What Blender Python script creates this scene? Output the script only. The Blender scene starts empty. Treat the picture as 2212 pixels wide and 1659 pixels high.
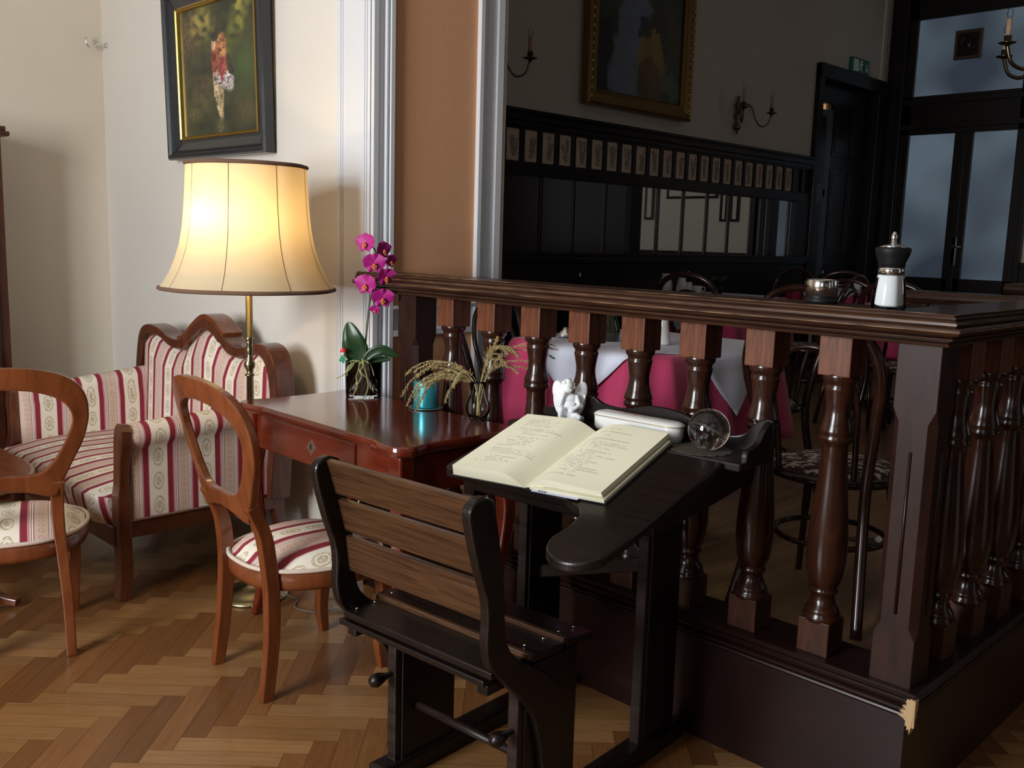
import bpy, math, random
from mathutils import Vector, Matrix, noise
random.seed(7)
C = bpy.context.scene.collection
sc = bpy.context.scene
PI = math.pi
R = math.radians

# ------------------------------------------------------------------ camera, light, exposure
EYE = 1.45
YAW, PITCH, ROLL, FPX = -0.783968835, 0.151288245, 0.0288816384, 2042.36
fwd = Vector((math.sin(YAW)*math.cos(PITCH), math.cos(YAW)*math.cos(PITCH), -math.sin(PITCH)))
rgt = Vector((math.cos(YAW), -math.sin(YAW), 0)); up = rgt.cross(fwd)
c_, s_ = math.cos(ROLL), math.sin(ROLL)
r2 = rgt*c_ + up*s_; u2 = -rgt*s_ + up*c_
cd = bpy.data.cameras.new('camera'); cam = bpy.data.objects.new('camera', cd); C.objects.link(cam)
m = Matrix((r2, u2, -fwd)).transposed().to_4x4(); m.translation = Vector((0, 0, EYE)); cam.matrix_world = m
cd.sensor_width = 36; cd.lens = FPX*36/2212; cd.clip_start = .05; cd.clip_end = 60
sc.camera = cam
sc.view_settings.view_transform = 'Standard'; sc.view_settings.look = 'None'
sc.view_settings.gamma = 1; sc.view_settings.use_curve_mapping = False
sc.view_settings.exposure = 0.42
sc.cycles.max_bounces = 8; sc.cycles.diffuse_bounces = 4; sc.cycles.glossy_bounces = 4
sc.cycles.transmission_bounces = 8; sc.cycles.transparent_max_bounces = 8
sc.cycles.caustics_reflective = False; sc.cycles.caustics_refractive = False
sc.cycles.sample_clamp_indirect = 4
w = bpy.data.worlds.new('world'); sc.world = w; w.use_nodes = True
w.node_tree.nodes['Background'].inputs[0].default_value = (.6, .75, 1, 1)
w.node_tree.nodes['Background'].inputs[1].default_value = .03

def area(name, loc, rot, sx, sy, power, col, spread=180):
    l = bpy.data.lights.new(name, 'AREA'); l.shape = 'RECTANGLE'; l.size = sx; l.size_y = sy
    l.energy = power; l.color = col; l.spread = R(spread)
    o = bpy.data.objects.new(name, l); o.location = loc; o.rotation_euler = rot; C.objects.link(o)
    return o
# daylight entering through the two windows in the wall behind the photographer
area('window_daylight', (-2.0, -2.62, 1.95), (R(90), 0, R(0)), 1.5, 2.1, 235, (.93, .97, 1.0))
area('window_daylight', (1.05, -2.62, 1.95), (R(90), 0, R(0)), 1.1, 2.1, 14, (.93, .97, 1.0))
# weak daylight from the side windows of the dining room
area('dining_daylight', (2.9, 7.2, 2.4), (R(90), 0, R(90)), 3.0, 2.0, 9, (.97, .96, 1.0))
# ------------------------------------------------------------------ materials
def nt(name):
    m = bpy.data.materials.new(name); m.use_nodes = True
    return m, m.node_tree.nodes, m.node_tree.links, m.node_tree.nodes['Principled BSDF']
def mat(name, col, rough=.5, metal=0, coat=0, **kw):
    m, N, L, b = nt(name)
    b.inputs['Base Color'].default_value = (*col, 1); b.inputs['Roughness'].default_value = rough
    b.inputs['Metallic'].default_value = metal; b.inputs['Coat Weight'].default_value = coat
    for k, v in kw.items(): b.inputs[k.replace('_', ' ')].default_value = v
    return m
def bump(N, L, b, src, strength=.2, dist=.002):
    bp = N.new('ShaderNodeBump'); bp.inputs['Strength'].default_value = strength; bp.inputs['Distance'].default_value = dist
    L.new(src, bp.inputs['Height']); L.new(bp.outputs[0], b.inputs['Normal'])
def ramp(N, stops, interp='LINEAR'):
    r = N.new('ShaderNodeValToRGB'); r.color_ramp.interpolation = interp
    e = r.color_ramp.elements
    e[0].position, e[0].color = stops[0][0], (*stops[0][1], 1)
    e[1].position, e[1].color = stops[1][0], (*stops[1][1], 1)
    for p, c in stops[2:]:
        x = e.new(p); x.color = (*c, 1)
    return r
def wood(name, c1, c2, scale=(1, 1, 1), rough=.3, coat=.3, nscale=6, bumps=.08, spec=.5):
    m, N, L, b = nt(name)
    b.inputs['Specular IOR Level'].default_value = spec
    tc = N.new('ShaderNodeTexCoord'); mp = N.new('ShaderNodeMapping'); mp.inputs['Scale'].default_value = scale
    L.new(tc.outputs['Object'], mp.inputs[0])
    n = N.new('ShaderNodeTexNoise'); n.inputs['Scale'].default_value = nscale; n.inputs['Detail'].default_value = 6
    n.inputs['Distortion'].default_value = 1.2
    L.new(mp.outputs[0], n.inputs['Vector'])
    r = ramp(N, [(.3, c1), (.7, c2)]); L.new(n.outputs[0], r.inputs[0]); L.new(r.outputs[0], b.inputs['Base Color'])
    b.inputs['Roughness'].default_value = rough; b.inputs['Coat Weight'].default_value = coat; b.inputs['Coat Roughness'].default_value = .12
    bump(N, L, b, n.outputs[0], bumps, .002)
    return m
def plaster(name, col, rough=.9, bs=.12, sc_=180):
    m, N, L, b = nt(name)
    tc = N.new('ShaderNodeTexCoord')
    n = N.new('ShaderNodeTexNoise'); n.inputs['Scale'].default_value = sc_; n.inputs['Detail'].default_value = 3
    L.new(tc.outputs['Object'], n.inputs['Vector'])
    n2 = N.new('ShaderNodeTexNoise'); n2.inputs['Scale'].default_value = 1.3; n2.inputs['Detail'].default_value = 4
    L.new(tc.outputs['Object'], n2.inputs['Vector'])
    r = ramp(N, [(.3, tuple(c*.95 for c in col)), (.7, col)]); L.new(n2.outputs[0], r.inputs[0])
    L.new(r.outputs[0], b.inputs['Base Color']); b.inputs['Roughness'].default_value = rough
    bump(N, L, b, n.outputs[0], bs, .002)
    return m
M = {}
M['cream'] = plaster('cream_paint', (.72, .64, .52))
M['picture_wall'] = plaster('pale_cream_paint', (.77, .72, .65))
M['orange'] = plaster('terracotta_paint', (.74, .38, .20), bs=.3)
M['white_trim'] = plaster('white_gloss_paint', (.72, .73, .76), rough=.35, bs=.03)
M['dining_wall'] = plaster('beige_paint', (.66, .59, .50))
M['ceiling'] = mat('ceiling_paint', (.72, .7, .66), .95)
M['cherry'] = wood('cherry_wood', (.115, .027, .008), (.215, .058, .017), (3, 3, .6), .28, .4)
M['cherry_dark'] = wood('walnut_wood', (.06, .015, .006), (.125, .035, .013), (3, 3, .8), .3, .4)
M['cabinet_wood'] = wood('cabinet_veneer', (.03, .007, .004), (.07, .017, .009), (3, 3, .8), .35, .2)
M['mahogany'] = wood('mahogany_polish', (.085, .010, .004), (.15, .022, .008), (.7, 4, 4), .16, .8, 5, .03)
M['dark_oak'] = wood('dark_stained_wood', (.005, .003, .0025), (.013, .0075, .0055), (.5, 6, 6), .34, .05, 8, .12, .32)
M['post_wood'] = wood('sliding_post_wood', (.012, .007, .006), (.032, .020, .017), (.5, 6, 6), .4, 0, 8, .1, .3)
M['slat_wood'] = wood('worn_brown_wood', (.028, .011, .005), (.085, .038, .016), (.6, 9, 14), .34, .1, 7, .12, .4)
M['rail_wood'] = wood('railing_wood', (.014, .0045, .0028), (.042, .0125, .006), (3, 3, .7), .24, .35, 7, .05, .35)
M['rail_top'] = wood('railing_top_wood', (.022, .008, .0045), (.068, .028, .014), (.6, 8, 8), .36, .15, 7, .1, .4)
M['block_wood'] = wood('baluster_block_wood', (.07, .02, .008), (.17, .052, .02), (6, 6, 1), .45, .05, 8, .15, .35)
M['newel_wood'] = wood('newel_wood', (.016, .0058, .0042), (.034, .0125, .0085), (3, 3, .7), .42, .0, 7, .05, .22)
M['foot_wood'] = wood('foot_block_wood', (.030, .0095, .005), (.075, .024, .011), (6, 6, 1), .45, .05, 8, .12, .3)
M['base_wood'] = wood('plinth_wood', (.011, .0035, .0028), (.019, .0065, .0048), (.5, 2, 2), .34, .05, 5, .05, .3)
M['panel_wood'] = wood('wainscot_wood', (.006, .0035, .0028), (.014, .0075, .0055), (2, .5, 2), .36, .1, 6, .08, .35)
M['bentwood'] = wood('bentwood', (.014, .0045, .003), (.03, .010, .0055), (3, 3, 3), .24, .3, 5, .02, .4)
M['brass'] = mat('aged_brass', (.30, .26, .15), .28, 1)
M['iron'] = mat('dark_bronze', (.20, .15, .09), .3, 1)
M['steel'] = mat('steel', (.75, .75, .75), .16, 1)
M['black'] = mat('black_plastic', (.006, .007, .008), .5, Specular_IOR_Level=.25)
M['white_china'] = mat('white_china', (.78, .77, .74), .12, 0, .5)
M['porcelain'] = mat('white_glazed_porcelain', (.86, .87, .88), .12, 0, .6)
M['old_gilt'] = mat('old_gilt', (.26, .15, .05), .38, .85)
M['gold'] = mat('gilt', (.62, .42, .12), .32, 1)
M['frame_black'] = mat('black_frame_lacquer', (.013, .016, .02), .3, 0, .3)
M['braid'] = mat('brown_braid', (.16, .085, .05), .9)
M['cream_braid'] = mat('cream_braid', (.62, .50, .42), .9)
M['pink_cloth'] = mat('pink_cotton', (.42, .028, .095), .85, Sheen_Weight=.2)
M['white_cloth'] = mat('white_cotton', (.66, .67, .78), .85)
M['salt'] = mat('white_sugar', (.85, .85, .87), .8)
M['paper'] = mat('cream_paper', (.94, .90, .68), .85)
M['ink'] = mat('grey_ink', (.13, .13, .16), .8)
M['cover'] = mat('black_book_cover', (.01, .01, .011), .5)
M['blue_paper'] = mat('pale_blue_paper', (.62, .66, .85), .8)
M['leaf'] = mat('orchid_leaf', (.018, .05, .016), .32)
M['stem'] = mat('orchid_stem', (.04, .06, .02), .5)
M['petal'] = mat('magenta_petal', (.42, .012, .21), .55)
M['petal_core'] = mat('orange_flower_core', (.6, .16, .05), .6)
M['root'] = mat('aerial_root', (.36, .38, .16), .7)
M['soil'] = mat('bark_soil', (.075, .040, .024), .95)
M['straw'] = mat('dried_grass', (.50, .39, .17), .8)
M['red'] = mat('red_cap', (.6, .015, .02), .4)
M['clover'] = mat('clover_green', (.01, .30, .12), .4)
M['doily'] = plaster('lace', (.075, .055, .038), .95, .8, 260)
M['mirror'] = mat('mirror_glass', (.62, .62, .6), .015, 1)
M['candle_wax'] = mat('ivory_candle_tube', (.6, .4, .26), .6)
M['exit_green'] = mat('exit_green', (.01, .16, .09), .4)
M['exit_white'] = mat('exit_white', (.8, .88, .84), .4)
M['bare_wood'] = mat('splintered_bare_wood', (.50, .33, .17), .8)
M['cord'] = mat('cord', (.12, .09, .06), .5)
def glass(name, col=(1, 1, 1), rough=0, ior=1.45):
    m, N, L, b = nt(name)
    b.inputs['Base Color'].default_value = (*col, 1); b.inputs['Roughness'].default_value = rough
    b.inputs['Transmission Weight'].default_value = 1; b.inputs['IOR'].default_value = ior
    return m
M['crystal'] = glass('crystal', (1, 1, 1), 0, 1.5)
m, N, L, b = nt('clear_glass')
tp_ = N.new('ShaderNodeBsdfTransparent'); tp_.inputs[0].default_value = (.97, .98, .98, 1)
gl_ = N.new('ShaderNodeBsdfGlossy'); gl_.inputs['Roughness'].default_value = .02
lw = N.new('ShaderNodeLayerWeight'); lw.inputs[0].default_value = .16
mx = N.new('ShaderNodeMixShader'); L.new(lw.outputs['Fresnel'], mx.inputs[0]); L.new(tp_.outputs[0], mx.inputs[1]); L.new(gl_.outputs[0], mx.inputs[2])
L.new(mx.outputs[0], N['Material Output'].inputs[0]); M['glass'] = m
# teal metallic candle
M['teal'] = mat('teal_metallic_wax', (.05, .42, .50), .3, .55, .3)
M['saucer'] = mat('teal_gilt_saucer', (.15, .35, .33), .35, .7)
# frosted door glass glowing with dim daylight from the lobby behind it
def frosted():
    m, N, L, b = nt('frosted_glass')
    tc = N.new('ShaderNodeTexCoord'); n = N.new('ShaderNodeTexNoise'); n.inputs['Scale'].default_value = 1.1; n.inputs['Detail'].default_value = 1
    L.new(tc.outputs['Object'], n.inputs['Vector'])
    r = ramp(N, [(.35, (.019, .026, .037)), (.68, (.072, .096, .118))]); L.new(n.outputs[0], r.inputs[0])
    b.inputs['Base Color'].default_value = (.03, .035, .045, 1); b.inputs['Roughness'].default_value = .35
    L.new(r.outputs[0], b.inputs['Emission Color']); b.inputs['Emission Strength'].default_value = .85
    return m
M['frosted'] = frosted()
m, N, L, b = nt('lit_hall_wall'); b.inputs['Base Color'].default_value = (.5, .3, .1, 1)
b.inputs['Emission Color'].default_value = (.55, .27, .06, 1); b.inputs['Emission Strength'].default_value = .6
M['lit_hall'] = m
# lamp shade parchment
m, N, L, b = nt('parchment_shade')
tr = N.new('ShaderNodeBsdfTranslucent'); tr.inputs[0].default_value = (.92, .74, .42, 1)
df = N.new('ShaderNodeBsdfDiffuse'); df.inputs[0].default_value = (.80, .68, .46, 1)
mx = N.new('ShaderNodeMixShader'); mx.inputs[0].default_value = .35
L.new(df.outputs[0], mx.inputs[1]); L.new(tr.outputs[0], mx.inputs[2])
L.new(mx.outputs[0], N['Material Output'].inputs[0]); M['shade'] = m
m, N, L, b = nt('glowing_bulb'); b.inputs['Emission Color'].default_value = (1, .75, .4, 1); b.inputs['Emission Strength'].default_value = 60
M['bulb'] = m
# striped upholstery: uv.x metres across the stripes, uv.y metres along
def stripe():
    m, N, L, b = nt('striped_medallion_fabric')
    uv = N.new('ShaderNodeUVMap'); sp = N.new('ShaderNodeSeparateXYZ'); L.new(uv.outputs[0], sp.inputs[0])
    def mth(op, a, b_=None, c=None):
        n = N.new('ShaderNodeMath'); n.operation = op
        for i, v in enumerate((a, b_, c)):
            if v is None: continue
            if isinstance(v, (int, float)): n.inputs[i].default_value = v
            else: L.new(v, n.inputs[i])
        return n.outputs[0]
    t = mth('FRACT', mth('DIVIDE', sp.outputs[0], .205))
    cream, pk, bur, wh, dk, bg = (.80, .73, .61), (.56, .27, .25), (.235, .015, .035), (.82, .72, .67), (.14, .03, .04), (.64, .47, .38)
    st = [(0, cream), (.36, pk), (.37, bur), (.475, pk), (.515, wh), (.53, dk), (.54, wh), (.565, dk), (.575, bg), (.79, dk), (.80, wh), (.825, dk), (.835, wh), (.85, pk), (.88, bur), (.985, pk)]
    r = ramp(N, st, 'CONSTANT'); L.new(t, r.inputs[0])
    # gold medallions on the cream band
    du = mth('DIVIDE', mth('SUBTRACT', t, .185), .115)
    fv = mth('SUBTRACT', mth('FRACT', mth('DIVIDE', sp.outputs[1], .095)), .5)
    dv = mth('DIVIDE', fv, .42)
    d = mth('SQRT', mth('ADD', mth('MULTIPLY', du, du), mth('MULTIPLY', dv, dv)))
    n = N.new('ShaderNodeTexNoise'); n.inputs['Scale'].default_value = 210; n.inputs['Detail'].default_value = 2
    L.new(uv.outputs[0], n.inputs['Vector'])
    ringm = mth('LESS_THAN', mth('ABSOLUTE', mth('SUBTRACT', d, .80)), .13)
    core = mth('LESS_THAN', d, .48)
    msk = mth('MULTIPLY', mth('MAXIMUM', ringm, core), mth('GREATER_THAN', n.outputs[0], .47))
    # small figures on the beige band
    du2 = mth('DIVIDE', mth('SUBTRACT', t, .6875), .05)
    fv2 = mth('DIVIDE', mth('SUBTRACT', mth('FRACT', mth('DIVIDE', sp.outputs[1], .024)), .5), .36)
    d2 = mth('SQRT', mth('ADD', mth('MULTIPLY', du2, du2), mth('MULTIPLY', fv2, fv2)))
    m2 = mth('MULTIPLY', mth('LESS_THAN', mth('ABSOLUTE', mth('SUBTRACT', d2, .75)), .25), .35)
    m1 = mth('MULTIPLY', msk, .8)
    x1 = N.new('ShaderNodeMix'); x1.data_type = 'RGBA'; L.new(m1, x1.inputs[0]); L.new(r.outputs[0], x1.inputs[6]); x1.inputs[7].default_value = (.36, .26, .12, 1)
    x2 = N.new('ShaderNodeMix'); x2.data_type = 'RGBA'; L.new(m2, x2.inputs[0]); L.new(x1.outputs[2], x2.inputs[6]); x2.inputs[7].default_value = (.26, .14, .12, 1)
    L.new(x2.outputs[2], b.inputs['Base Color']); b.inputs['Roughness'].default_value = .8
    bump(N, L, b, n.outputs[0], .1, .001)
    return m
M['stripe'] = stripe()
def floral():
    m, N, L, b = nt('dark_floral_fabric')
    tc = N.new('ShaderNodeTexCoord'); v = N.new('ShaderNodeTexVoronoi'); v.inputs['Scale'].default_value = 45
    n = N.new('ShaderNodeTexNoise'); n.inputs['Scale'].default_value = 42; n.inputs['Detail'].default_value = 4
    L.new(tc.outputs['Object'], v.inputs['Vector']); L.new(tc.outputs['Object'], n.inputs['Vector'])
    r = ramp(N, [(.36, (.05, .012, .013)), (.49, (.022, .012, .010)), (.53, (.20, .16, .12)), (.62, (.48, .42, .34))]); L.new(n.outputs[0], r.inputs[0])
    L.new(r.outputs[0], b.inputs['Base Color']); b.inputs['Roughness'].default_value = .9
    return m
M['floral'] = floral()
def vcol(name, rough=.5, coat=0, bumps=0, grain=False):
    m, N, L, b = nt(name)
    a = N.new('ShaderNodeAttribute'); a.attribute_name = 'Col'
    b.inputs['Roughness'].default_value = rough; b.inputs['Coat Weight'].default_value = coat
    if grain:
        uv = N.new('ShaderNodeUVMap'); mp = N.new('ShaderNodeMapping'); mp.inputs['Scale'].default_value = (2.5, 34, 1)
        L.new(uv.outputs[0], mp.inputs[0])
        n = N.new('ShaderNodeTexNoise'); n.inputs['Scale'].default_value = 2.2; n.inputs['Detail'].default_value = 5; n.inputs['Distortion'].default_value = .8
        L.new(mp.outputs[0], n.inputs['Vector'])
        r = ramp(N, [(.25, (.78, .72, .66)), (.7, (1.08, 1.06, 1.04))]); L.new(n.outputs[0], r.inputs[0])
        x = N.new('ShaderNodeMix'); x.data_type = 'RGBA'; x.blend_type = 'MULTIPLY'; x.inputs[0].default_value = 1
        L.new(a.outputs['Color'], x.inputs[6]); L.new(r.outputs[0], x.inputs[7]); L.new(x.outputs[2], b.inputs['Base Color'])
        bump(N, L, b, n.outputs[0], .05, .001)
    else:
        L.new(a.outputs['Color'], b.inputs['Base Color'])
    return m
M['parquet'] = vcol('oak_parquet', .36, .12, grain=True)
M['gap'] = mat('parquet_joint', (.07, .035, .015), .8)
M['canvas'] = vcol('oil_canvas', .35, .2)
M['print_paper'] = vcol('botanical_print', .6)

# ------------------------------------------------------------------ mesh helpers
class MB:
    def __init__(s): s.v = []; s.f = []; s.sm = []; s.uv = []; s.mi = []
    def add(s, vs, fs, smooth=False, uvs=None, T=None, mi=0):
        o = len(s.v)
        for p in vs:
            p = Vector(p)
            s.v.append(T @ p if T else p)
        for i, f in enumerate(fs):
            s.f.append([o+k for k in f]); s.sm.append(smooth); s.mi.append(mi)
            s.uv.append([uvs[k] for k in f] if uvs else None)
        return s
    def box(s, x0, x1, y0, y1, z0, z1, T=None, mi=0, uvf=None):
        vs = [(x, y, z) for z in (z0, z1) for y in (y0, y1) for x in (x0, x1)]
        fs = [(0, 2, 3, 1), (4, 5, 7, 6), (0, 1, 5, 4), (2, 6, 7, 3), (0, 4, 6, 2), (1, 3, 7, 5)]
        return s.add(vs, fs, False, [uvf(v) for v in vs] if uvf else None, T, mi)
    def grid(s, nu, nv, fn, smooth=True, uvf=None, T=None, closeu=False):
        vs = []; uvs = []
        for j in range(nv+1):
            for i in range(nu+(0 if closeu else 1)):
                vs.append(fn(i/nu, j/nv)); uvs.append(uvf(i/nu, j/nv) if uvf else (0, 0))
        W = nu if closeu else nu+1; fs = []
        for j in range(nv):
            for i in range(nu):
                a = j*W+i; b = j*W+(i+1) % W
                fs.append((a, b, b+W, a+W))
        return s.add(vs, fs, smooth, uvs, T)
    def lathe(s, prof, seg=24, T=None, smooth=True, cap=True, sharp=False):
        vs = []
        for r, z in prof:
            for i in range(seg):
                a = 2*PI*i/seg; vs.append((r*math.cos(a), r*math.sin(a), z))
        fs = []
        for j in range(len(prof)-1):
            for i in range(seg):
                k = (i+1) % seg; fs.append((j*seg+i, j*seg+k, (j+1)*seg+k, (j+1)*seg+i))
        if cap:
            if prof[0][0] > 1e-4: fs.append(tuple(range(seg))[::-1])
            if prof[-1][0] > 1e-4: fs.append(tuple((len(prof)-1)*seg+i for i in range(seg)))
        return s.add(vs, fs, smooth, None, T)
    def tube(s, pts, rad, seg=8, closed=False, T=None, flat=1):
        pts = [Vector(p) for p in pts]; n = len(pts)
        rr = rad if isinstance(rad, (list, tuple)) else [rad]*n
        vs = []; prev = None
        for i, p in enumerate(pts):
            if closed: t = pts[(i+1) % n]-pts[i-1]
            else: t = pts[min(i+1, n-1)]-pts[max(i-1, 0)]
            if t.length < 1e-9: t = Vector((0, 0, 1))
            t.normalize()
            if prev is None:
                a = Vector((0, 0, 1)) if abs(t.z) < .9 else Vector((1, 0, 0))
                prev = (a-t*a.dot(t)).normalized()
            else:
                prev = (prev-t*prev.dot(t)).normalized()
            q = t.cross(prev)
            for k in range(seg):
                an = 2*PI*k/seg; vs.append(p+prev*(rr[i]*math.cos(an))+q*(rr[i]*flat*math.sin(an)))
        fs = []
        for i in range(n if closed else n-1):
            for k in range(seg):
                a = i*seg+k; b = i*seg+(k+1) % seg; c = ((i+1) % n)*seg+(k+1) % seg; d = ((i+1) % n)*seg+k
                fs.append((a, b, c, d))
        if not closed: fs += [tuple(range(seg))[::-1], tuple((n-1)*seg+k for k in range(seg))]
        return s.add(vs, fs, True, None, T)
    def bar(s, pts, hw, hd, side, T=None, smooth=False):
        """rectangular section swept along pts; side = fixed width direction, hw half width (list ok), hd half depth"""
        pts = [Vector(p) for p in pts]; n = len(pts); side = Vector(side).normalized()
        hw = hw if isinstance(hw, (list, tuple)) else [hw]*n; hd = hd if isinstance(hd, (list, tuple)) else [hd]*n
        vs = []
        for i, p in enumerate(pts):
            t = (pts[min(i+1, n-1)]-pts[max(i-1, 0)]).normalized(); d = t.cross(side).normalized()
            for a, b in ((-1, -1), (1, -1), (1, 1), (-1, 1)): vs.append(p+side*(hw[i]*a)+d*(hd[i]*b))
        fs = []
        for i in range(n-1):
            for k in range(4): fs.append((i*4+k, i*4+(k+1) % 4, (i+1)*4+(k+1) % 4, (i+1)*4+k))
        fs += [(3, 2, 1, 0), tuple((n-1)*4+k for k in range(4))]
        return s.add(vs, fs, smooth, None, T)
    def prism(s, out, w0, w1, fn, uvf=None, smooth=False):
        """2d outline extruded; fn(a,b,w)->xyz"""
        n = len(out)
        vs = [fn(a, b, w0) for a, b in out]+[fn(a, b, w1) for a, b in out]
        fs = [tuple(range(n))[::-1], tuple(range(n, 2*n))]
        for i in range(n):
            k = (i+1) % n; fs.append((i, k, n+k, n+i))
        uvs = [uvf(v) for v in vs] if uvf else None
        return s.add(vs, fs, smooth, uvs)
    def sphere(s, c, r, seg=16, T=None):
        c = Vector(c); rx, ry, rz = r if isinstance(r, (tuple, list)) else (r, r, r)
        n = seg//2
        vs = []
        for j in range(n+1):
            th = PI*j/n
            for i in range(seg):
                a = 2*PI*i/seg; q = Vector((rx*math.sin(th)*math.cos(a), ry*math.sin(th)*math.sin(a), rz*math.cos(th)))
                if T: q = T @ q
                vs.append(c+q)
        fs = []
        for j in range(n):
            for i in range(seg):
                k = (i+1) % seg; fs.append(((j+1)*seg+i, (j+1)*seg+k, j*seg+k, j*seg+i))
        return s.add(vs, fs, True)
    def build(s, name, m, parent=None, bevel=0, label=None, sub=0, cols=None, fix=True):
        me = bpy.data.meshes.new(name); me.from_pydata([tuple(v) for v in s.v], [], s.f)
        me.polygons.foreach_set('use_smooth', s.sm)
        for x in (m if isinstance(m, (list, tuple)) else [m]): me.materials.append(M[x] if isinstance(x, str) else x)
        me.polygons.foreach_set('material_index', s.mi)
        if any(u is not None for u in s.uv):
            ul = me.uv_layers.new(name='UVMap'); k = 0
            for f, u in zip(s.f, s.uv):
                for i in range(len(f)):
                    if u: ul.data[k].uv = u[i]
                    k += 1
        if cols:
            ca = me.color_attributes.new('Col', 'FLOAT_COLOR', 'POINT')
            for i, c in enumerate(cols): ca.data[i].color = (*c, 1)
        me.update()
        if fix:
            import bmesh
            bm = bmesh.new(); bm.from_mesh(me); bmesh.ops.recalc_face_normals(bm, faces=bm.faces); bm.to_mesh(me); bm.free()
        o = bpy.data.objects.new(name, me); C.objects.link(o)
        if parent: o.parent = parent
        if label: o['label'] = label
        if bevel:
            b = o.modifiers.new('bevel', 'BEVEL'); b.width = bevel; b.segments = 2; b.limit_method = 'ANGLE'; b.angle_limit = R(40)
        if sub:
            b = o.modifiers.new('subd', 'SUBSURF'); b.levels = sub; b.render_levels = sub
        return o
def tag(o, label, cat, group=None, kind=None):
    o['label'] = label; o['category'] = cat
    if group: o['group'] = group
    if kind: o['kind'] = kind
    return o
def thing(name, label, cat, loc=(0, 0, 0), rz=0, group=None):
    o = bpy.data.objects.new(name, None); C.objects.link(o); o.empty_display_size = .1
    o.location = loc; o.rotation_euler = (0, 0, rz)
    return tag(o, label, cat, group)
def struct(o): o['kind'] = 'structure'; return o
def dup(root, loc, rz, label=None):
    r = root.copy(); C.objects.link(r); r.location = loc; r.rotation_euler = (0, 0, rz)
    if label: r['label'] = label
    for ch in list(root.children):
        c = ch.copy(); C.objects.link(c); c.parent = r
        for g in ch.children:
            d = g.copy(); C.objects.link(d); d.parent = c
    return r
def catmull(P, n=6, closed=False):
    P = [Vector(p) for p in P]; out = []; L = len(P)
    rng = range(L if closed else L-1)
    for i in rng:
        if closed: a, b, c, d = P[i-1], P[i], P[(i+1) % L], P[(i+2) % L]
        else: a, b, c, d = P[max(i-1, 0)], P[i], P[i+1], P[min(i+2, L-1)]
        for k in range(n):
            t = k/n
            out.append(.5*((2*b)+(c-a)*t+(2*a-5*b+4*c-d)*t*t+(3*b-a-3*c+d)*t**3))
    if not closed: out.append(P[-1])
    return out
def ident(a, b, w): return (a, b, w)
def nz(x, y, s=1, z=0): return noise.noise(Vector((x*s, y*s, z)))

# ------------------------------------------------------------------ SETTING
# herringbone parquet, real planks
W_, L_ = .07, .385
def parquet(name, x0, x1, y0, y1, z, tint=1.0):
    b = MB(); cols = []; r = random.Random(3)
    e = .0005; q = math.sqrt(.5)
    pal_a = [(.29, .15, .055), (.265, .133, .046), (.32, .17, .066), (.245, .122, .042)]  # lighter set for one plank direction: wood tone plus its sheen painted in
    pal_b = [(.20, .084, .026), (.18, .074, .022), (.22, .096, .031), (.165, .069, .021)]
    def put(u0, v0, lu, lv, pal):
        vs = []; cxy = (u0+lu/2, v0+lv/2)
        X = (cxy[0]-cxy[1])*q-2.95; Y = (cxy[0]+cxy[1])*q+.901
        if not (x0-.2 < X < x1+.2 and y0-.2 < Y < y1+.2): return
        ou, ov = r.random()*9, r.random()*9
        pts = [(u0+e, v0+e), (u0+lu-e, v0+e), (u0+lu-e, v0+lv-e), (u0+e, v0+lv-e)]
        vs = []; uvs = []
        for u, v in pts:
            xx = (u-v)*q-2.95; yy = (u+v)*q+.901
            vs.append((min(max(xx, x0), x1), min(max(yy, y0), y1), z))
            uvs.append((u-u0+ou, v-v0+ov) if lu > lv else (v-v0+ou, u-u0+ov))
        o = len(b.v); b.add(vs, [(0, 1, 2, 3)], False, uvs)
        c = r.choice(pal); k = (.9+.2*r.random())*tint
        cols.extend([tuple(t*k for t in c)]*4)
    for n in range(-16, 22):
        for k in range(-70, 90):
            s = k*W_
            put(s+n*L_, s-n*L_, L_, W_, pal_a)
            put(s+L_+n*L_, s+W_-L_-n*L_, W_, L_, pal_b)
    b.box(x0, x1, y0, y1, z-.06, z-.002, mi=1); cols.extend([(.1, .05, .02)]*8)
    return struct(b.build(name, ['parquet', 'gap'], cols=cols, fix=False))
parquet('floor', -5.82, 2.5, -2.5, 3.6, 0)

b = MB(); b.box(-5.2, -.86, 3.04, 11.45, 0, .30); b.box(-3.15, -.86, 2.40, 3.04, 0, .30)
M['dais'] = wood('dais_boards', (.22, .125, .055), (.34, .20, .10), (6, .5, 1), .35, .2, 3, .05)
o = struct(b.build('floor', 'dais'))
b = MB(); b.box(-.85, 3.0, 3.6, 11.45, -.06, 0); struct(b.build('floor', 'dais'))
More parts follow.
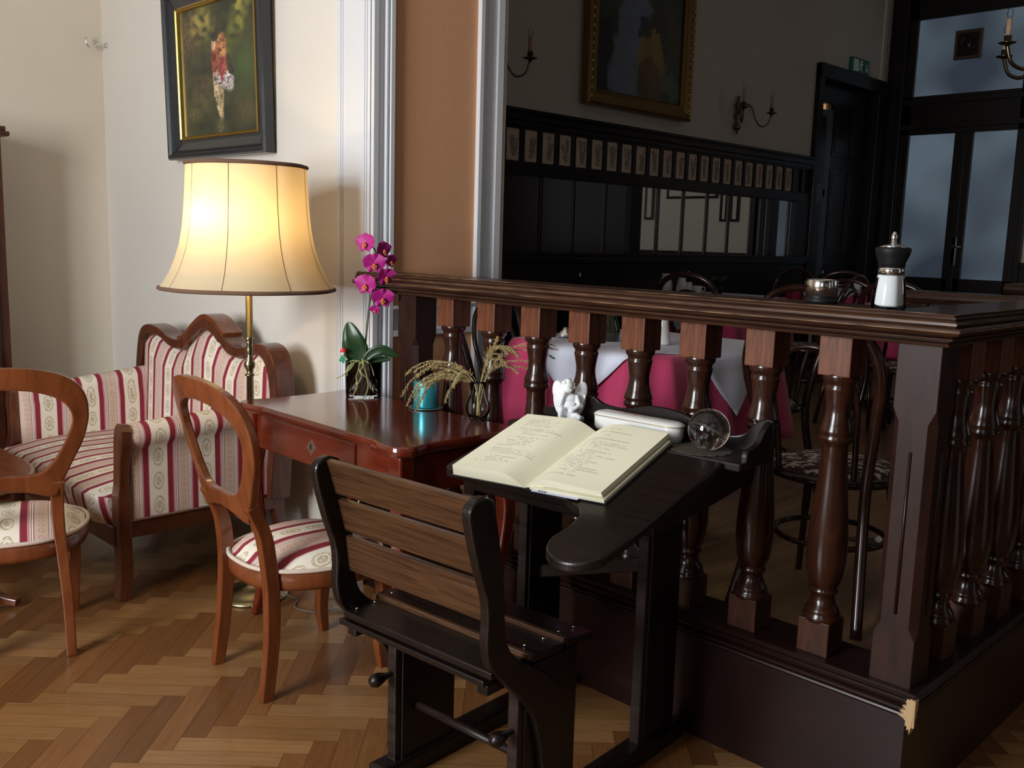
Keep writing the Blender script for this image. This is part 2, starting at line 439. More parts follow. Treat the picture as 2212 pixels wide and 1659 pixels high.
# walls of the front room
b = MB(); b.box(-5.82, -3.16, 2.35, 3.04, 0, 4.8); struct(b.build('wall_back', 'picture_wall'))
b = MB(); b.box(-6.0, -5.82, -2.5, 3.04, 0, 4.8); struct(b.build('wall_left', 'cream'))
b = MB(); b.box(2.5, 2.65, -2.5, 3.04, 0, 4.8); struct(b.build('wall_right', 'panel_wood'))
b = MB()
yw0, yw1 = -2.75, -2.5
xs = [-6.0, -2.75, -1.25, .5, 1.6, 2.65]
for i in range(5):
    if i in (1, 3):
        b.box(xs[i], xs[i+1], yw0, yw1, 0, .9); b.box(xs[i], xs[i+1], yw0, yw1, 3.0, 4.8)
    else: b.box(xs[i], xs[i+1], yw0, yw1, 0, 4.8)
struct(b.build('wall_front', 'cream'))
for i, (a, c) in enumerate(((-2.75, -1.25), (.5, 1.6))):
    b = MB()
    for x in (a, (a+c)/2-.03, c-.06): b.box(x, x+.06, -2.56, -2.5, .9, 3.0)
    for z in (.9, 2.3, 2.94): b.box(a, c, -2.56, -2.5, z, z+.06)
    struct(b.build('window_%d' % (i+1), 'white_trim'))
b = MB(); b.box(.9, 2.65, 2.35, 3.04, 0, 4.8); struct(b.build('wall_back', 'picture_wall'))
b = MB(); b.box(-3.15, .9, 2.35, 3.04, 4.1, 4.8); struct(b.build('wall_back', 'picture_wall'))
b = MB(); b.box(-6, 3.2, -2.75, 11.7, 4.8, 4.9); struct(b.build('ceiling', 'ceiling'))
# pilaster and panelled reveal of the opening
b = MB(); b.box(-3.39, -3.16, 2.325, 2.35, 0, 4.8)
for x in (-3.36, -3.345, -3.195, -3.18): b.box(x-.003, x+.003, 2.319, 2.326, .14, 4.8)
b.box(-3.40, -3.135, 2.315, 2.36, 0, .13)
b.box(-3.16, -3.15, 2.325, 3.04, 0, 4.8)
b.box(-3.16, -3.135, 2.325, 2.352, .1, 4.8)
b.box(-3.152, -3.130, 2.385, 2.398, .13, 4.8); b.box(-3.152, -3.124, 2.402, 2.425, .13, 4.8)
b.box(-3.152, -3.124, 2.885, 2.91, .13, 4.8); b.box(-3.152, -3.132, 2.915, 2.93, .13, 4.8); b.box(-3.152, -3.136, 3.0, 3.04, 0, 4.8)
b.box(-3.152, -3.140, 2.425, 2.885, 1.06, 1.15); b.box(-3.152, -3.124, 2.425, 2.885, 1.035, 1.062); b.box(-3.152, -3.124, 2.425, 2.885, 1.15, 1.165)
b.box(-3.152, -3.138, 2.425, 2.885, 0, .14)
struct(b.build('trim_1', 'white_trim', bevel=.003))
b = MB(); b.box(-3.151, -3.146, 2.425, 2.885, 1.165, 4.8); b.box(-3.151, -3.146, 2.425, 2.885, .14, 1.035)
struct(b.build('wall_reveal', 'orange'))
# baseboards
b = MB(); b.box(-5.82, -3.40, 2.33, 2.35, 0, .12); struct(b.build('baseboard_back', 'white_trim', bevel=.004))
# dining room shell
XW = -5.2; YF = 11.45
b = MB(); b.box(XW-.2, XW, 3.04, 9.78, 0, 4.8); b.box(XW-.2, XW, 9.78, 11.2, 3.29, 4.8); b.box(XW-.2, XW, 11.2, YF+.2, 0, 4.8)
struct(b.build('wall_dining_left', 'dining_wall'))
b = MB(); b.box(XW, -5.0, YF, YF+.2, 0, 4.8); b.box(-3.56, -1.5, YF, YF+.2, 0, 4.8); b.box(-5.0, -3.56, YF, YF+.2, 4.2, 4.8)
struct(b.build('wall_dining_far', 'dining_wall'))
b = MB(); b.box(-1.5, 3.2, YF-.03, YF+.2, 0, 4.8); b.box(3.0, 3.2, 3.04, YF, 0, 4.8)
struct(b.build('wall_dining_right', 'panel_wood'))
b = MB(); b.box(XW, -3.16, 3.04, 3.08, .3, 4.8); b.box(.9, 3.0, 3.04, 3.08, 0, 4.8); struct(b.build('wall_dining_near', 'dining_wall'))
# pale wall strip at the corner
b = MB(); b.box(XW, XW+.02, 11.22, 11.30, 3.3, 4.8); struct(b.build('trim_2', 'dining_wall'))
# wainscot with recess row and mirror openings
b = MB()
x = XW
b.box(x, x+.07, 3.08, 9.72, 2.34, 2.40); b.box(x, x+.10, 3.08, 9.72, 2.395, 2.42); b.box(x, x+.05, 3.08, 9.72, 2.30, 2.34)
b.box(x, x+.035, 3.08, 9.72, 2.284, 2.31)
b.box(x, x+.035, 3.08, 9.72, 1.945, 2.038); b.box(x, x+.05, 3.08, 9.72, 1.94, 1.955)
for k in range(-9, 24): # uprights between prints
    y = 5.06+k*.1955-.03
    b.box(x, x+.035, y-.022, y+.022, 2.035, 2.29)
b.box(x, x+.012, 3.08, 9.72, 2.03, 2.29)
b.box(x, x+.035, 3.08, 9.72, .3, 1.36); b.box(x, x+.07, 3.08, 9.72, 1.30, 1.36)
for y0, y1 in ((3.08, 3.3), (4.95, 5.02), (6.56, 6.72), (8.9, 9.05), (9.40, 9.72)): b.box(x, x+.04, y0, y1, 1.36, 1.945)
for k in range(12): b.box(x+.035, x+.045, 3.2+k*.54, 3.62+k*.54, .45, 1.2)
struct(b.build('trim_3', 'panel_wood', bevel=.004))
# bench along the wall
t = thing('wall_bench', 'dark wooden bench with high back built along the wainscot', 'bench', (XW+.075, 3.3, .3))
b = MB(); b.box(.35-.35, .04, 0, 6.2, .35, .98); b.box(0, .07, 0, 6.2, .98, 1.02); b.build('backrest', 'panel_wood', t, bevel=.005)
b = MB(); b.box(.04, .48, 0, 6.2, .40, .45); b.build('seat', 'panel_wood', t, bevel=.008)
b = MB()
for k in range(6): b.box(.06, .44, .05+k*1.2, .09+k*1.2, 0, .40)
b.build('support', 'panel_wood', t)
# wall mirrors with glazing bars
for i, (y0, y1, bars) in enumerate(((3.3, 4.95, (3.8, 4.3)), (5.02, 6.56, (5.46, 5.845, 6.245)), (6.72, 8.9, (6.985, 7.37, 7.76, 8.14, 8.55, 8.74)), (9.05, 9.40, (9.3,)))):
    lab = ['dark end mirror beside the white trim, seen only at its edge', 'left wall mirror of dark tall panes below the flower prints',
           'long central wall mirror reflecting the beige far wall', 'narrow wall mirror next to the open doorway'][i]
    t = thing('wall_mirror', lab, 'mirror', (XW, y0, 1.36), 0, None)
    ed = [y0]+list(bars)+[y1]
    for a, c in zip(ed[:-1], ed[1:]):
        q = MB(); q.box(.004, .010, a-y0, c-y0, 0, .585); q.build('mirror_pane', 'mirror', t)
    for y in bars:
        q = MB(); q.box(.004, .024, y-y0-.017, y-y0+.017, 0, .585); q.build('glazing_bar', 'rail_wood', t, bevel=.005)
# botanical prints (generic pressed flowers)
def print_obj(i, y):
    nx, nzz = 14, 22; b = MB(); cols = []; r = random.Random(50+i)
    h, wd = .235, .15
    fl = [(.5+r.uniform(-.25, .25), .55+r.uniform(0, .3), r.uniform(.06, .13)) for _ in range(5)]
    hue = r.choice([(.22, .09, .12), (.24, .08, .07), (.13, .10, .19), (.20, .12, .05), (.12, .13, .07)])
    def fn(u, v): return (.002, u*wd, v*h)
    b.grid(nx, nzz, fn, False)
    b.box(0, .0018, 0, wd, 0, h)
    for j in range(nzz+1):
        for k in range(nx+1):
            u, v = k/nx, j/nzz
            c = [.70, .53, .40]
            d = min(math.hypot(u-a, (v-c2)*1.5)/s for a, c2, s in fl)
            st = min(abs(u-(.5+(a-.5)*min(v/c2, 1)))*14+(9 if v > c2 else 0) for a, c2, s in fl)
            if d < 1.1: c = [.7*q+.3*p for p, q in zip(c, hue)]
            elif st < .9 and v > .1: c = [.30, .24, .15]
            elif abs(u-.5) < .25 and .12 < v < .45 and nz(u*5, v*5, 2, i) > .15: c = [.33, .27, .17]
            cols.append(tuple(c))
    cols += [(.58, .44, .32)]*8
    o = b.build('botanical_print', 'print_paper', None, cols=cols, fix=False)
    o.location = (XW+.012, y, 2.045)
    return o
ordn = ['leftmost', 'second', 'third', 'fourth', 'fifth', 'sixth', 'seventh', 'eighth', 'ninth', 'tenth', 'eleventh', 'twelfth', 'thirteenth', 'fourteenth', 'fifteenth', 'sixteenth', 'seventeenth', 'eighteenth', 'nineteenth', 'twentieth', 'twenty-first', 'rightmost']
for i in range(22):
    o = print_obj(i, 5.07+i*.1953)
    if i in (0, 21): lb = ordn[i]+' flower print in the row above the wall mirrors'
    else: lb = ordn[i]+' flower print from the left in the row above the wall mirrors'
    tag(o, lb, 'print', 'flower prints above the mirrors')
# doorway in the dining room's left wall
b = MB()
b.box(XW-.02, XW+.06, 9.70, 9.80, .3, 3.40); b.box(XW-.02, XW+.06, 11.14, 11.32, .3, 3.40); b.box(XW-.02, XW+.07, 9.70, 11.32, 3.27, 3.42)
b.box(XW-.20, XW-.02, 9.72, 9.78, .3, 3.3); b.box(XW-.20, XW-.02, 11.18, 11.24, .3, 3.3)
b.box(XW-.12, XW-.06, 9.78, 11.2, 3.05, 3.29)
struct(b.build('door_1', 'panel_wood', bevel=.006))
b = MB(); b.box(XW-.13, XW-.09, 10.27, 11.22, .3, 3.29)
for q0, q1 in ((.45, 1.25), (1.40, 2.35), (2.5, 3.1)):
    for y_ in (10.33, 10.78): b.box(XW-.09, XW-.075, y_, y_+.38, q0, q1); b.box(XW-.075, XW-.068, y_+.05, y_+.33, q0+.05, q1-.05)
struct(b.build('door_2', 'panel_wood', bevel=.006))
M['grey_stile'] = mat('grey_lit_stile', (.10, .115, .135), .4)  # grey stands for light on the door stiles, put into the colour
b = MB(); b.box(XW-.12, XW-.06, 9.80, 10.02, .3, 3.0); b.box(XW-.12, XW-.055, 10.14, 10.27, .3, 2.98); b.box(XW-.12, XW-.055, 9.80, 10.2, 2.03, 2.12)
b.box(XW-.12, XW-.058, 10.02, 10.14, .3, 2.98)
struct(b.build('door_3', ['grey_stile'], bevel=.005))
b = MB(); b.box(XW-.05, XW-.045, 9.83, 10.10, 2.18, 2.90); b.box(XW-.05, XW-.045, 9.83, 10.10, .5, 1.97)
struct(b.build('trim_4', 'panel_wood'))
b = MB(); b.box(XW-.9, XW-.85, 9.2, 11.6, 0, 3.6); b.box(XW-.9, XW-.2, 9.15, 9.2, 0, 3.6)
struct(b.build('wall_hall', 'lit_hall'))
# glazed double door in the far wall
b = MB(); y0, y1 = YF-.06, YF+.02
b.box(XW+.02, -4.86, y0, y1, .3, 4.8); b.box(-3.67, -3.52, y0, y1, .3, 4.3); b.box(-5.0, -3.52, y0, y1, 4.10, 4.8); b.box(-5.0, -3.52, y0, y1, 2.80, 3.24)
b.box(-4.335, -4.13, y0, y1, .3, 2.8); b.box(-5.0, -3.52, y0, y1, .3, 1.15)
b.box(-4.27, -4.2, y0-.02, y0, .4, 2.8); b.box(-5.0, -3.55, y0-.03, y0, 2.86, 2.92); b.box(-5.0, -3.55, y0-.03, y0, 3.14, 3.2)
b.box(-5.02, -4.96, y0-.05, y0, .3, 4.8); b.box(-3.56, -3.50, y0-.05, y0, .3, 4.3)
struct(b.build('door_4', 'panel_wood', bevel=.006))
b = MB(); b.box(-4.98, -3.6, YF-.02, YF-.01, 1.1, 4.15); struct(b.build('window_3', 'frosted'))
t = thing('door_handle', 'pale lever handle with long plate on the glazed double door', 'door handle', (-4.22, YF-.08, 1.4))
b = MB(); b.box(-.025, .025, 0, .015, -.1, .22); b.build('plate', 'steel', t, bevel=.004)
b = MB(); b.tube([(0, 0, .12), (0, -.05, .12), (.10, -.06, .115)], .009); b.build('lever', 'steel', t)
# dado and pictures of the far wall (visible in the long mirror)
b = MB(); b.box(-3.5, -1.5, YF-.05, YF, .3, 1.34); b.box(-3.5, -1.5, YF-.08, YF, 1.30, 1.36); struct(b.build('trim_5', 'panel_wood', bevel=.005))
def small_frame(x0, x1, z0, z1, label, dk=.2):
    t = thing('picture', label, 'picture', ((x0+x1)/2, YF-.03, z0), 0, 'small pictures on the far wall')
    hw = (x1-x0)/2; h = z1-z0; f = .035
    b = MB(); b.box(-hw, hw, -.01, .025, 0, f); b.box(-hw, hw, -.01, .025, h-f, h); b.box(-hw, -hw+f, -.01, .025, f, h-f); b.box(hw-f, hw, -.01, .025, f, h-f)
    b.build('frame', 'rail_wood', t, bevel=.004)
    b = MB(); b.box(-hw+f, hw-f, .005, .02, f, h-f); b.build('mount', 'dining_wall', t)
small_frame(-2.91, -2.05, 2.1, 2.8, 'wide brown framed picture reflected in the long mirror')
small_frame(-1.82, -1.66, 1.8, 2.35, 'narrow framed picture reflected at the left of the long mirror')
small_frame(-3.08, -2.96, 1.78, 2.3, 'narrow framed picture, inner one of the reflected pair')
small_frame(-3.26, -3.12, 1.78, 2.3, 'narrow framed picture, outer one of the reflected pair')
# relief plaque hung in the transom
t = thing('relief_plaque', 'dark square relief plaque hung against the frosted transom', 'plaque', (-4.27, YF-.10, 3.60))
b = MB(); b.box(-.15, .15, 0, .03, 0, .32); b.build('frame', 'iron', t, bevel=.008)
b = MB(); b.box(-.115, .115, -.006, .002, .035, .285)
b.tube([(.075*math.cos(a), -.008, .16+.085*math.sin(a)*(1+.2*math.cos(3*a))) for a in [k*PI/12 for k in range(24)]], .010, 6, True)
b.sphere((0, -.008, .16), (.04, .012, .05)); b.build('relief', 'panel_wood', t)
# exit sign
t = thing('exit_sign', 'green and white running-man exit sign over the doorway', 'exit sign', (XW+.0, 10.42, 3.42))
b = MB(); b.box(0, .05, 0, .40, 0, .17); b.build('housing', 'exit_green', t, bevel=.01)
b = MB(); b.box(.050, .053, .02, .14, .02, .15); b.build('door_symbol', 'exit_white', t)
b = MB(); b.sphere((.054, .20, .135), .014, 8); b.bar([(.054, .20, .12), (.054, .19, .075)], .004, .012, (1, 0, 0))
b.bar([(.054, .19, .078), (.054, .22, .055), (.054, .215, .025)], .003, .007, (1, 0, 0)); b.bar([(.054, .19, .078), (.054, .17, .05), (.054, .145, .045)], .003, .007, (1, 0, 0))
b.bar([(.054, .20, .115), (.054, .225, .10), (.054, .24, .11)], .003, .006, (1, 0, 0)); b.bar([(.054, .20, .115), (.054, .17, .105), (.054, .16, .085)], .003, .006, (1, 0, 0))
b.build('running_figure', 'exit_white', t)
b = MB(); b.prism([(.34, .03), (.37, .07), (.35, .07), (.35, .13), (.33, .13), (.33, .07), (.31, .07)], .051, .053, lambda a, c, w: (w, a, c)); b.build('arrow', 'exit_white', t)

# ------------------------------------------------------------------ BALUSTRADE
t = thing('balustrade', 'dark turned wooden balustrade with broad moulded handrail around the dining dais', 'balustrade', (-.895, 2.32, 0))
YC, XC = 2.32, -.895
XL, YE = -3.122, 5.0
def lpath(b, prof, xl=XL, ye=YE):
    n = len(prof); vs = []
    for o, z in prof: vs.append((xl-XC, -o, z))
    for o, z in prof: vs.append((o, -o, z))
    for o, z in prof: vs.append((o, ye-YC, z))
    fs = []
    for s in range(2):
        for i in range(n):
            k = (i+1) % n; fs.append((s*n+i, s*n+k, (s+1)*n+k, (s+1)*n+i))
    fs += [tuple(range(n)), tuple(range(2*n, 3*n))[::-1]]
    b.add(vs, fs)
prof_r = [(.058, 1.231), (.070, 1.232), (.073, 1.236), (.070, 1.240), (.066, 1.241), (.074, 1.244), (.083, 1.249), (.084, 1.253), (.078, 1.254), (.088, 1.257), (.100, 1.262), (.106, 1.269), (.104, 1.275), (.098, 1.2785), (.088, 1.279), (.092, 1.284), (.092, 1.290), (.086, 1.295), (.084, 1.2955), (.088, 1.299), (.086, 1.303), (.080, 1.304), (.082, 1.309)]
inner = [(-o, z) for o, z in prof_r[::-1]]
b = MB(); lpath(b, prof_r+inner); b.build('handrail', 'rail_top', t)
def edge_line(o, z, rr, seed):
    b = MB(); rg = random.Random(seed)
    for seg in range(2):
        n = 60 if seg == 0 else 60; P = []
        for k in range(n+1):
            f = k/n
            p = (XL-XC+(o-(XL-XC))*f, -o, z) if seg == 0 else (o, -o+(YE-YC+o)*f, z)
            P.append(p)
        b.tube(P, [rr*max(.12, rg.uniform(-.5, 1.2)) for _ in P], 5)
    return b
M['worn_edge'] = mat('worn_bare_edge', (.30, .17, .08), .6)
edge_line(.0822, 1.3085, .0009, 1).build('worn_edge', 'worn_edge', t); edge_line(.1055, 1.270, .0012, 2).build('worn_edge', 'worn_edge', t)
edge_line(.092, 1.289, .0008, 3).build('worn_edge', 'worn_edge', t)
prof_b = [(.045, 0), (.045, .298), (.051, .301), (.055, .307), (.053, .312), (.049, .314), (.058, .318), (.064, .325), (.064, .331), (.058, .335), (.054, .336), (.062, .340), (.070, .346), (.072, .353), (.067, .358), (.063, .359), (.070, .363), (.077, .369), (.078, .374), (.073, .379), (-.10, .379), (-.10, 0)]
b = MB(); lpath(b, prof_b); b.build('plinth', 'base_wood', t)
# splintered corner of the plinth
b = MB()
q1 = [(.079, .366), (.055, .369), (.062, .361), (.035, .358), (.052, .350), (.022, .345), (.044, .338), (.012, .331), (.034, .327), (.006, .319), (.030, .315), (.045, .308), (.040, .302), (.052, .300), (.050, .286), (.060, .291), (.062, .276), (.070, .300), (.074, .325), (.079, .345)]
q1 = [(.079-(.079-a)*.55, c) for a, c in q1]; b.prism(q1, -.0795, -.058, lambda a, c, w_: (a, w_, c))
q2 = [(-.079, .366), (-.060, .362), (-.066, .350), (-.045, .342), (-.060, .333), (-.050, .322), (-.066, .315), (-.062, .300), (-.076, .295), (-.079, .33)]
q2 = [(-.079+(a+.079)*.6, c) for a, c in q2]; b.prism(q2, .058, .0795, lambda a, c, w_: (w_, a, c))
b.build('worn_corner', 'bare_wood', t, label='pale splintered corner where the varnish has broken away')
def z_(y): return 1.135-(y-200)*.000769
bal = [(.043, 1.137), (.046, 1.128), (.045, 1.116), (.038, 1.108), (.037, 1.100), (.040, 1.096), (.038, 1.088), (.033, 1.06), (.031, 1.04), (.033, 1.02), (.038, 1.0), (.043, .985), (.044, .977), (.040, .972), (.045, .966), (.044, .956), (.036, .950), (.033, .94), (.034, .90), (.039, .84), (.046, .77), (.051, .71), (.053, .67), (.052, .63), (.046, .585), (.037, .562), (.034, .557), (.038, .552), (.038, .545), (.031, .54), (.031, .53), (.036, .51), (.044, .50), (.046, .493), (.043, .487), (.05, .482), (.049, .470), (.046, .466)]
bal_tree = []
def baluster(x, y):
    if not bal_tree:
        q = MB(); q.lathe(bal, 28); a = q.build('baluster', 'rail_wood', t); bal_tree.append(a); h = .044
        for z0, z1, nm in ((1.128, 1.236, 'top_block'), (.378, .472, 'foot_block')):
            q = MB(); vs = []; lv = [(h, z0+(.004 if z0 > 1 else 0)), (h, z1)]
            q.box(-h, h, -h, h, z0, z1); o = q.build(nm, 'block_wood' if z0 > 1 else 'foot_wood', a, bevel=.003); o['label'] = 'matt square block'; bal_tree.append(o)
    else:
        a = bal_tree[0].copy(); C.objects.link(a)
        for c0 in bal_tree[1:]:
            c = c0.copy(); C.objects.link(c); c.parent = a
    a.location = (x, y, 0); return a
for k in range(8): baluster(-.895-XC-.2165*(k+1)-.0, 0)
for k in range(11): baluster(0, .218*(k+1))
def newel(x, y):
    q = MB(); h = .053; g = .040
    def ring(hh, ch, z):
        return [(-hh+ch, -hh, z), (hh-ch, -hh, z), (hh, -hh+ch, z), (hh, hh-ch, z), (hh-ch, hh, z), (-hh+ch, hh, z), (-hh, hh-ch, z), (-hh, -hh+ch, z)]
    lv = [(h, .002, .378), (h, .002, .50), (h, .018, .53), (h, .018, 1.04), (h, .002, 1.075), (h, .002, 1.236)]
    vs = []
    for hh, ch, z in lv: vs += ring(hh, ch, z)
    fs = []
    for i in range(len(lv)-1):
        for k in range(8): fs.append((i*8+k, i*8+(k+1) % 8, (i+1)*8+(k+1) % 8, (i+1)*8+k))
    q.add(vs, fs, False, None, Matrix.Translation((x, y, 0)))
    o = q.build('newel_post', 'newel_wood', t)
    g = MB()
    for sx, sy in ((0, -1), (1, 0)):
        T = Matrix.Translation((x+sx*.053, y+sy*.053, 0))
        g.tube([(0, 0, .56), (0, 0, .97)], .0045, 6, False, T)
    g.build('groove_bead', 'base_wood', o)
newel(0, 0); newel(-2.13+.155, 0) if False else newel(-1.945, 0); newel(0, 2.62)
# low partitions deeper in the dining room
def partition(x0, x1, y, z, lab):
    t = thing('partition', lab, 'partition', (x0, y, .3), 0, 'low partitions deeper in the dining room')
    L_ = x1-x0; zt = z-.3
    b = MB(); b.prism([(-.09, zt), (-.10, zt-.02), (-.105, zt-.035), (-.085, zt-.06), (.085, zt-.06), (.105, zt-.035), (.09, zt)], 0, L_, lambda a, c, w: (w, a, c)); b.build('handrail', 'rail_top', t)
    b = MB(); b.box(.05, L_-.05, -.02, .02, 0, zt-.06); b.build('panel', 'panel_wood', t)
    b = MB(); b.box(.02, .12, -.05, .05, 0, zt-.06); b.build('post', 'rail_wood', t, bevel=.005)
partition(-2.1, -.99, 5.1, 1.245, 'low dark partition rail behind the sugar shaker')
partition(-1.92, 2.0, 6.1, 1.279, 'low dark partition rail at the right edge, farthest one')

# ------------------------------------------------------------------ FURNITURE
def seat_outline(n=48, w=.245, d0=-.235, d1=.24):
    P = []
    for k in range(n):
        a = 2*PI*k/n
        c, s = math.cos(a), math.sin(a)
        e = 2/2.6
        x = w*abs(c)**e*(1 if c > 0 else -1); y = .2375*abs(s)**e*(1 if s > 0 else -1)
        x *= 1+.16*y/.24*1.0 if y < 0 else 1+.04*y/.24
        P.append((x, y))
    return P
def balloon_chair(label, loc, rz):
    t = thing('balloon_back_chair', label, 'chair', loc, rz, 'balloon-back chairs with striped seats')
    O = seat_outline()
    # apron
    b = MB(); n = len(O)
    vs = [(x*.985, y*.985, .345) for x, y in O]+[(x, y, .36) for x, y in O]+[(x, y, .405) for x, y in O]+[(x*.9, y*.9, .405) for x, y in O]+[(x*.9, y*.9, .345) for x, y in O]
    fs = []
    for j in range(5):
        for i in range(n):
            k = (i+1) % n; jj = (j+1) % 5; fs.append((j*n+i, j*n+k, jj*n+k, jj*n+i))
    b.add(vs, fs, True); b.build('seat_frame', 'cherry', t)
    b = MB()
    def sf(u, v):
        i = u*n; x, y = O[int(round(i)) % n]
        rr = 1-v; zz = .412+.058*(1-rr**3.2); k = rr*.985+.0
        if v < .12: zz = .405+.35*v*.5
        return (x*k, y*k, zz)
    b.grid(n, 12, sf, True, lambda u, v: ((lambda p: (p[0]+.045, p[1]))(sf(u, v))), closeu=True)
    b.build('seat_cushion', 'stripe', t)
    b = MB(); b.tube([(x*1.0, y*1.0, .409) for x, y in O], .0075, 6, True); b.build('braid_trim', 'cream_braid', t)
    # back: outer and inner outlines
    po = [(.0, 1.018), (.10, 1.01), (.188, .982), (.240, .928), (.253, .855), (.237, .77), (.20, .69), (.162, .61), (.14, .572), (.07, .592), (0, .602)]
    pi = [(.0, .945), (.08, .938), (.150, .915), (.190, .880), (.203, .835), (.187, .78), (.163, .728), (.138, .69), (.108, .662), (.06, .652), (0, .655)]
    po = [Vector((a, c, 0)) for a, c in po]; pi = [Vector((a, c, 0)) for a, c in pi]
    ro = catmull(po, 4); ri = catmull(pi, 4)
    OO = ro+[Vector((-p.x, p.y, 0)) for p in ro[-2:0:-1]]; II = ri+[Vector((-p.x, p.y, 0)) for p in ri[-2:0:-1]]
    def yb(x, z, off): return -.225-.115*((z-.45)/.55)**1.3-.03*(1-(x/.25)**2)+off
    n2 = len(OO); vs = []
    for lst, off in ((OO, -.014), (II, -.014), (II, .014), (OO, .014)):
        for p in lst: vs.append((p.x, yb(p.x, p.y, off), p.y))
    fs = []
    for j in range(4):
        for i in range(n2):
            k = (i+1) % n2; jj = (j+1) % 4; fs.append((j*n2+i, j*n2+k, jj*n2+k, jj*n2+i))
    b = MB(); b.add(vs, fs, False); b.build('back_frame', 'cherry', t, bevel=.005)
    for s in (-1, 1):
        P = catmull([(s*.152, yb(.152, .63, 0), .63), (s*.148, -.228, .54), (s*.15, -.212, .45), (s*.158, -.205, .34), (s*.168, -.212, .18), (s*.172, -.235, 0)], 5)
        nn = len(P)
        b = MB(); b.bar(P, [.021-.005*i/nn for i in range(nn)], [.019+.004*math.sin(PI*i/nn) for i in range(nn)], (1, 0, 0)); b.build('leg', 'cherry', t, bevel=.004)
        P = catmull([(s*.185, .165, .40), (s*.195, .185, .33), (s*.198, .19, .22), (s*.192, .178, .10), (s*.192, .185, .03), (s*.192, .188, 0)], 5); nn = len(P)
        b = MB(); b.bar(P, [.026-.011*min(1, i/nn*1.15) for i in range(nn)], [.026-.011*min(1, i/nn*1.15) for i in range(nn)], (1, 0, 0)); b.build('leg', 'cherry', t, bevel=.004)
    return t
ch2 = balloon_chair('balloon-back chair with striped seat drawn up to the red writing table', (-2.645, 1.685, 0), R(-3))
ch1 = dup(ch2, (-3.49, 1.035, 0), R(71), 'balloon-back chair with striped seat at the left edge, beside the low round table')

# settee
t = thing('settee', 'two-seat settee in burgundy striped fabric with serpentine wooden crest', 'sofa', (-4.2, 1.8, 0))
ox, oy = -4.2, 1.8
top = [(-4.93, .30), (-4.93, .62), (-4.92, .82), (-4.885, .93), (-4.80, .965), (-4.68, .955), (-4.58, .925), (-4.49, .915), (-4.40, .935), (-4.30, 1.0), (-4.20, 1.045), (-4.10, 1.03), (-4.02, .985), (-3.94, .945), (-3.85, .935), (-3.76, .955), (-3.68, .97), (-3.60, .945), (-3.55, .87), (-3.53, .76), (-3.53, .6), (-3.54, .30)]
tp = [(p.x, p.y) for p in catmull([Vector((a, c, 0)) for a, c in top], 4)]
cx_ = -4.23
def inn(a, c):
    return (cx_+(a-cx_)*.932, c-.047-(.010 if abs(a-cx_) < .2 else 0)) if c > .6 else (cx_+(a-cx_)*.932, c)
ti = [inn(a, c) for a, c in tp]
n = len(tp); vs = []
for lst, y in ((tp, 2.09), (ti, 2.09), (ti, 2.19), (tp, 2.19)):
    for a, c in lst: vs.append((a-ox, y-oy+.05*(c-.4), c))
fs = []
for j in range(4):
    for i in range(n-1):
        jj = (j+1) % 4; fs.append((j*n+i, j*n+i+1, jj*n+i+1, jj*n+i))
fs += [(0, n, 2*n, 3*n), (n-1, 4*n-1, 3*n-1, 2*n-1)]
b = MB(); b.add(vs, fs, False); b.build('back_frame', 'cherry_dark', t, bevel=.007)
# crest cap thicker at the middle
cc = [(a, c) for a, c in tp if abs(a-cx_) < .24 and c > .9]
b = MB(); b.bar([(a-ox, 2.17-oy, c+.004) for a, c in cc], .05, .012, (0, 1, 0)); b.build('crest_cap', 'cherry', t, bevel=.004)
b = MB()
def bf(u, v):
    k = u*(n-1); i = min(int(k), n-2); f = k-i
    a = ti[i][0]*(1-f)+ti[i+1][0]*f; c = ti[i][1]*(1-f)+ti[i+1][1]*f
    return a, c
xs_ = [p[0] for p in ti]
def ztop(x):
    best = .3
    for (a, c), (a2, c2) in zip(ti[:-1], ti[1:]):
        lo, hi = min(a, a2), max(a, a2)
        if lo <= x <= hi and hi > lo:
            f = (x-a)/(a2-a); best = max(best, c+(c2-c)*f)
    return best
x0_, x1_ = min(xs_)+.003, max(xs_)-.003
def bk(u, v):
    x = x0_+(x1_-x0_)*u; zt = ztop(x); z = .36+(zt-.36)*v
    e = min(1, 6*min(u, 1-u), 5*(1-v)); bul = .055*math.sqrt(max(e, 0))
    return (x-ox, 2.125-oy+.05*(z-.4)-bul, z)
b.grid(60, 20, bk, True, lambda u, v: (x0_+(x1_-x0_)*u+.03, .36+v*.6))
b.build('back_cushion', 'stripe', t)
b = MB(); b.box(x0_-ox, x1_-ox, 2.14-oy, 2.16-oy, .36, .86); b.build('back_board', 'cherry_dark', t)
pts = []
for k in range(61):
    x = x0_+(x1_-x0_)*k/60; z = ztop(x); pts.append((x-ox, 2.118-oy+.05*(z-.4), z-.003))
b = MB(); b.tube(pts, .005, 6); b.build('piping', 'braid', t)
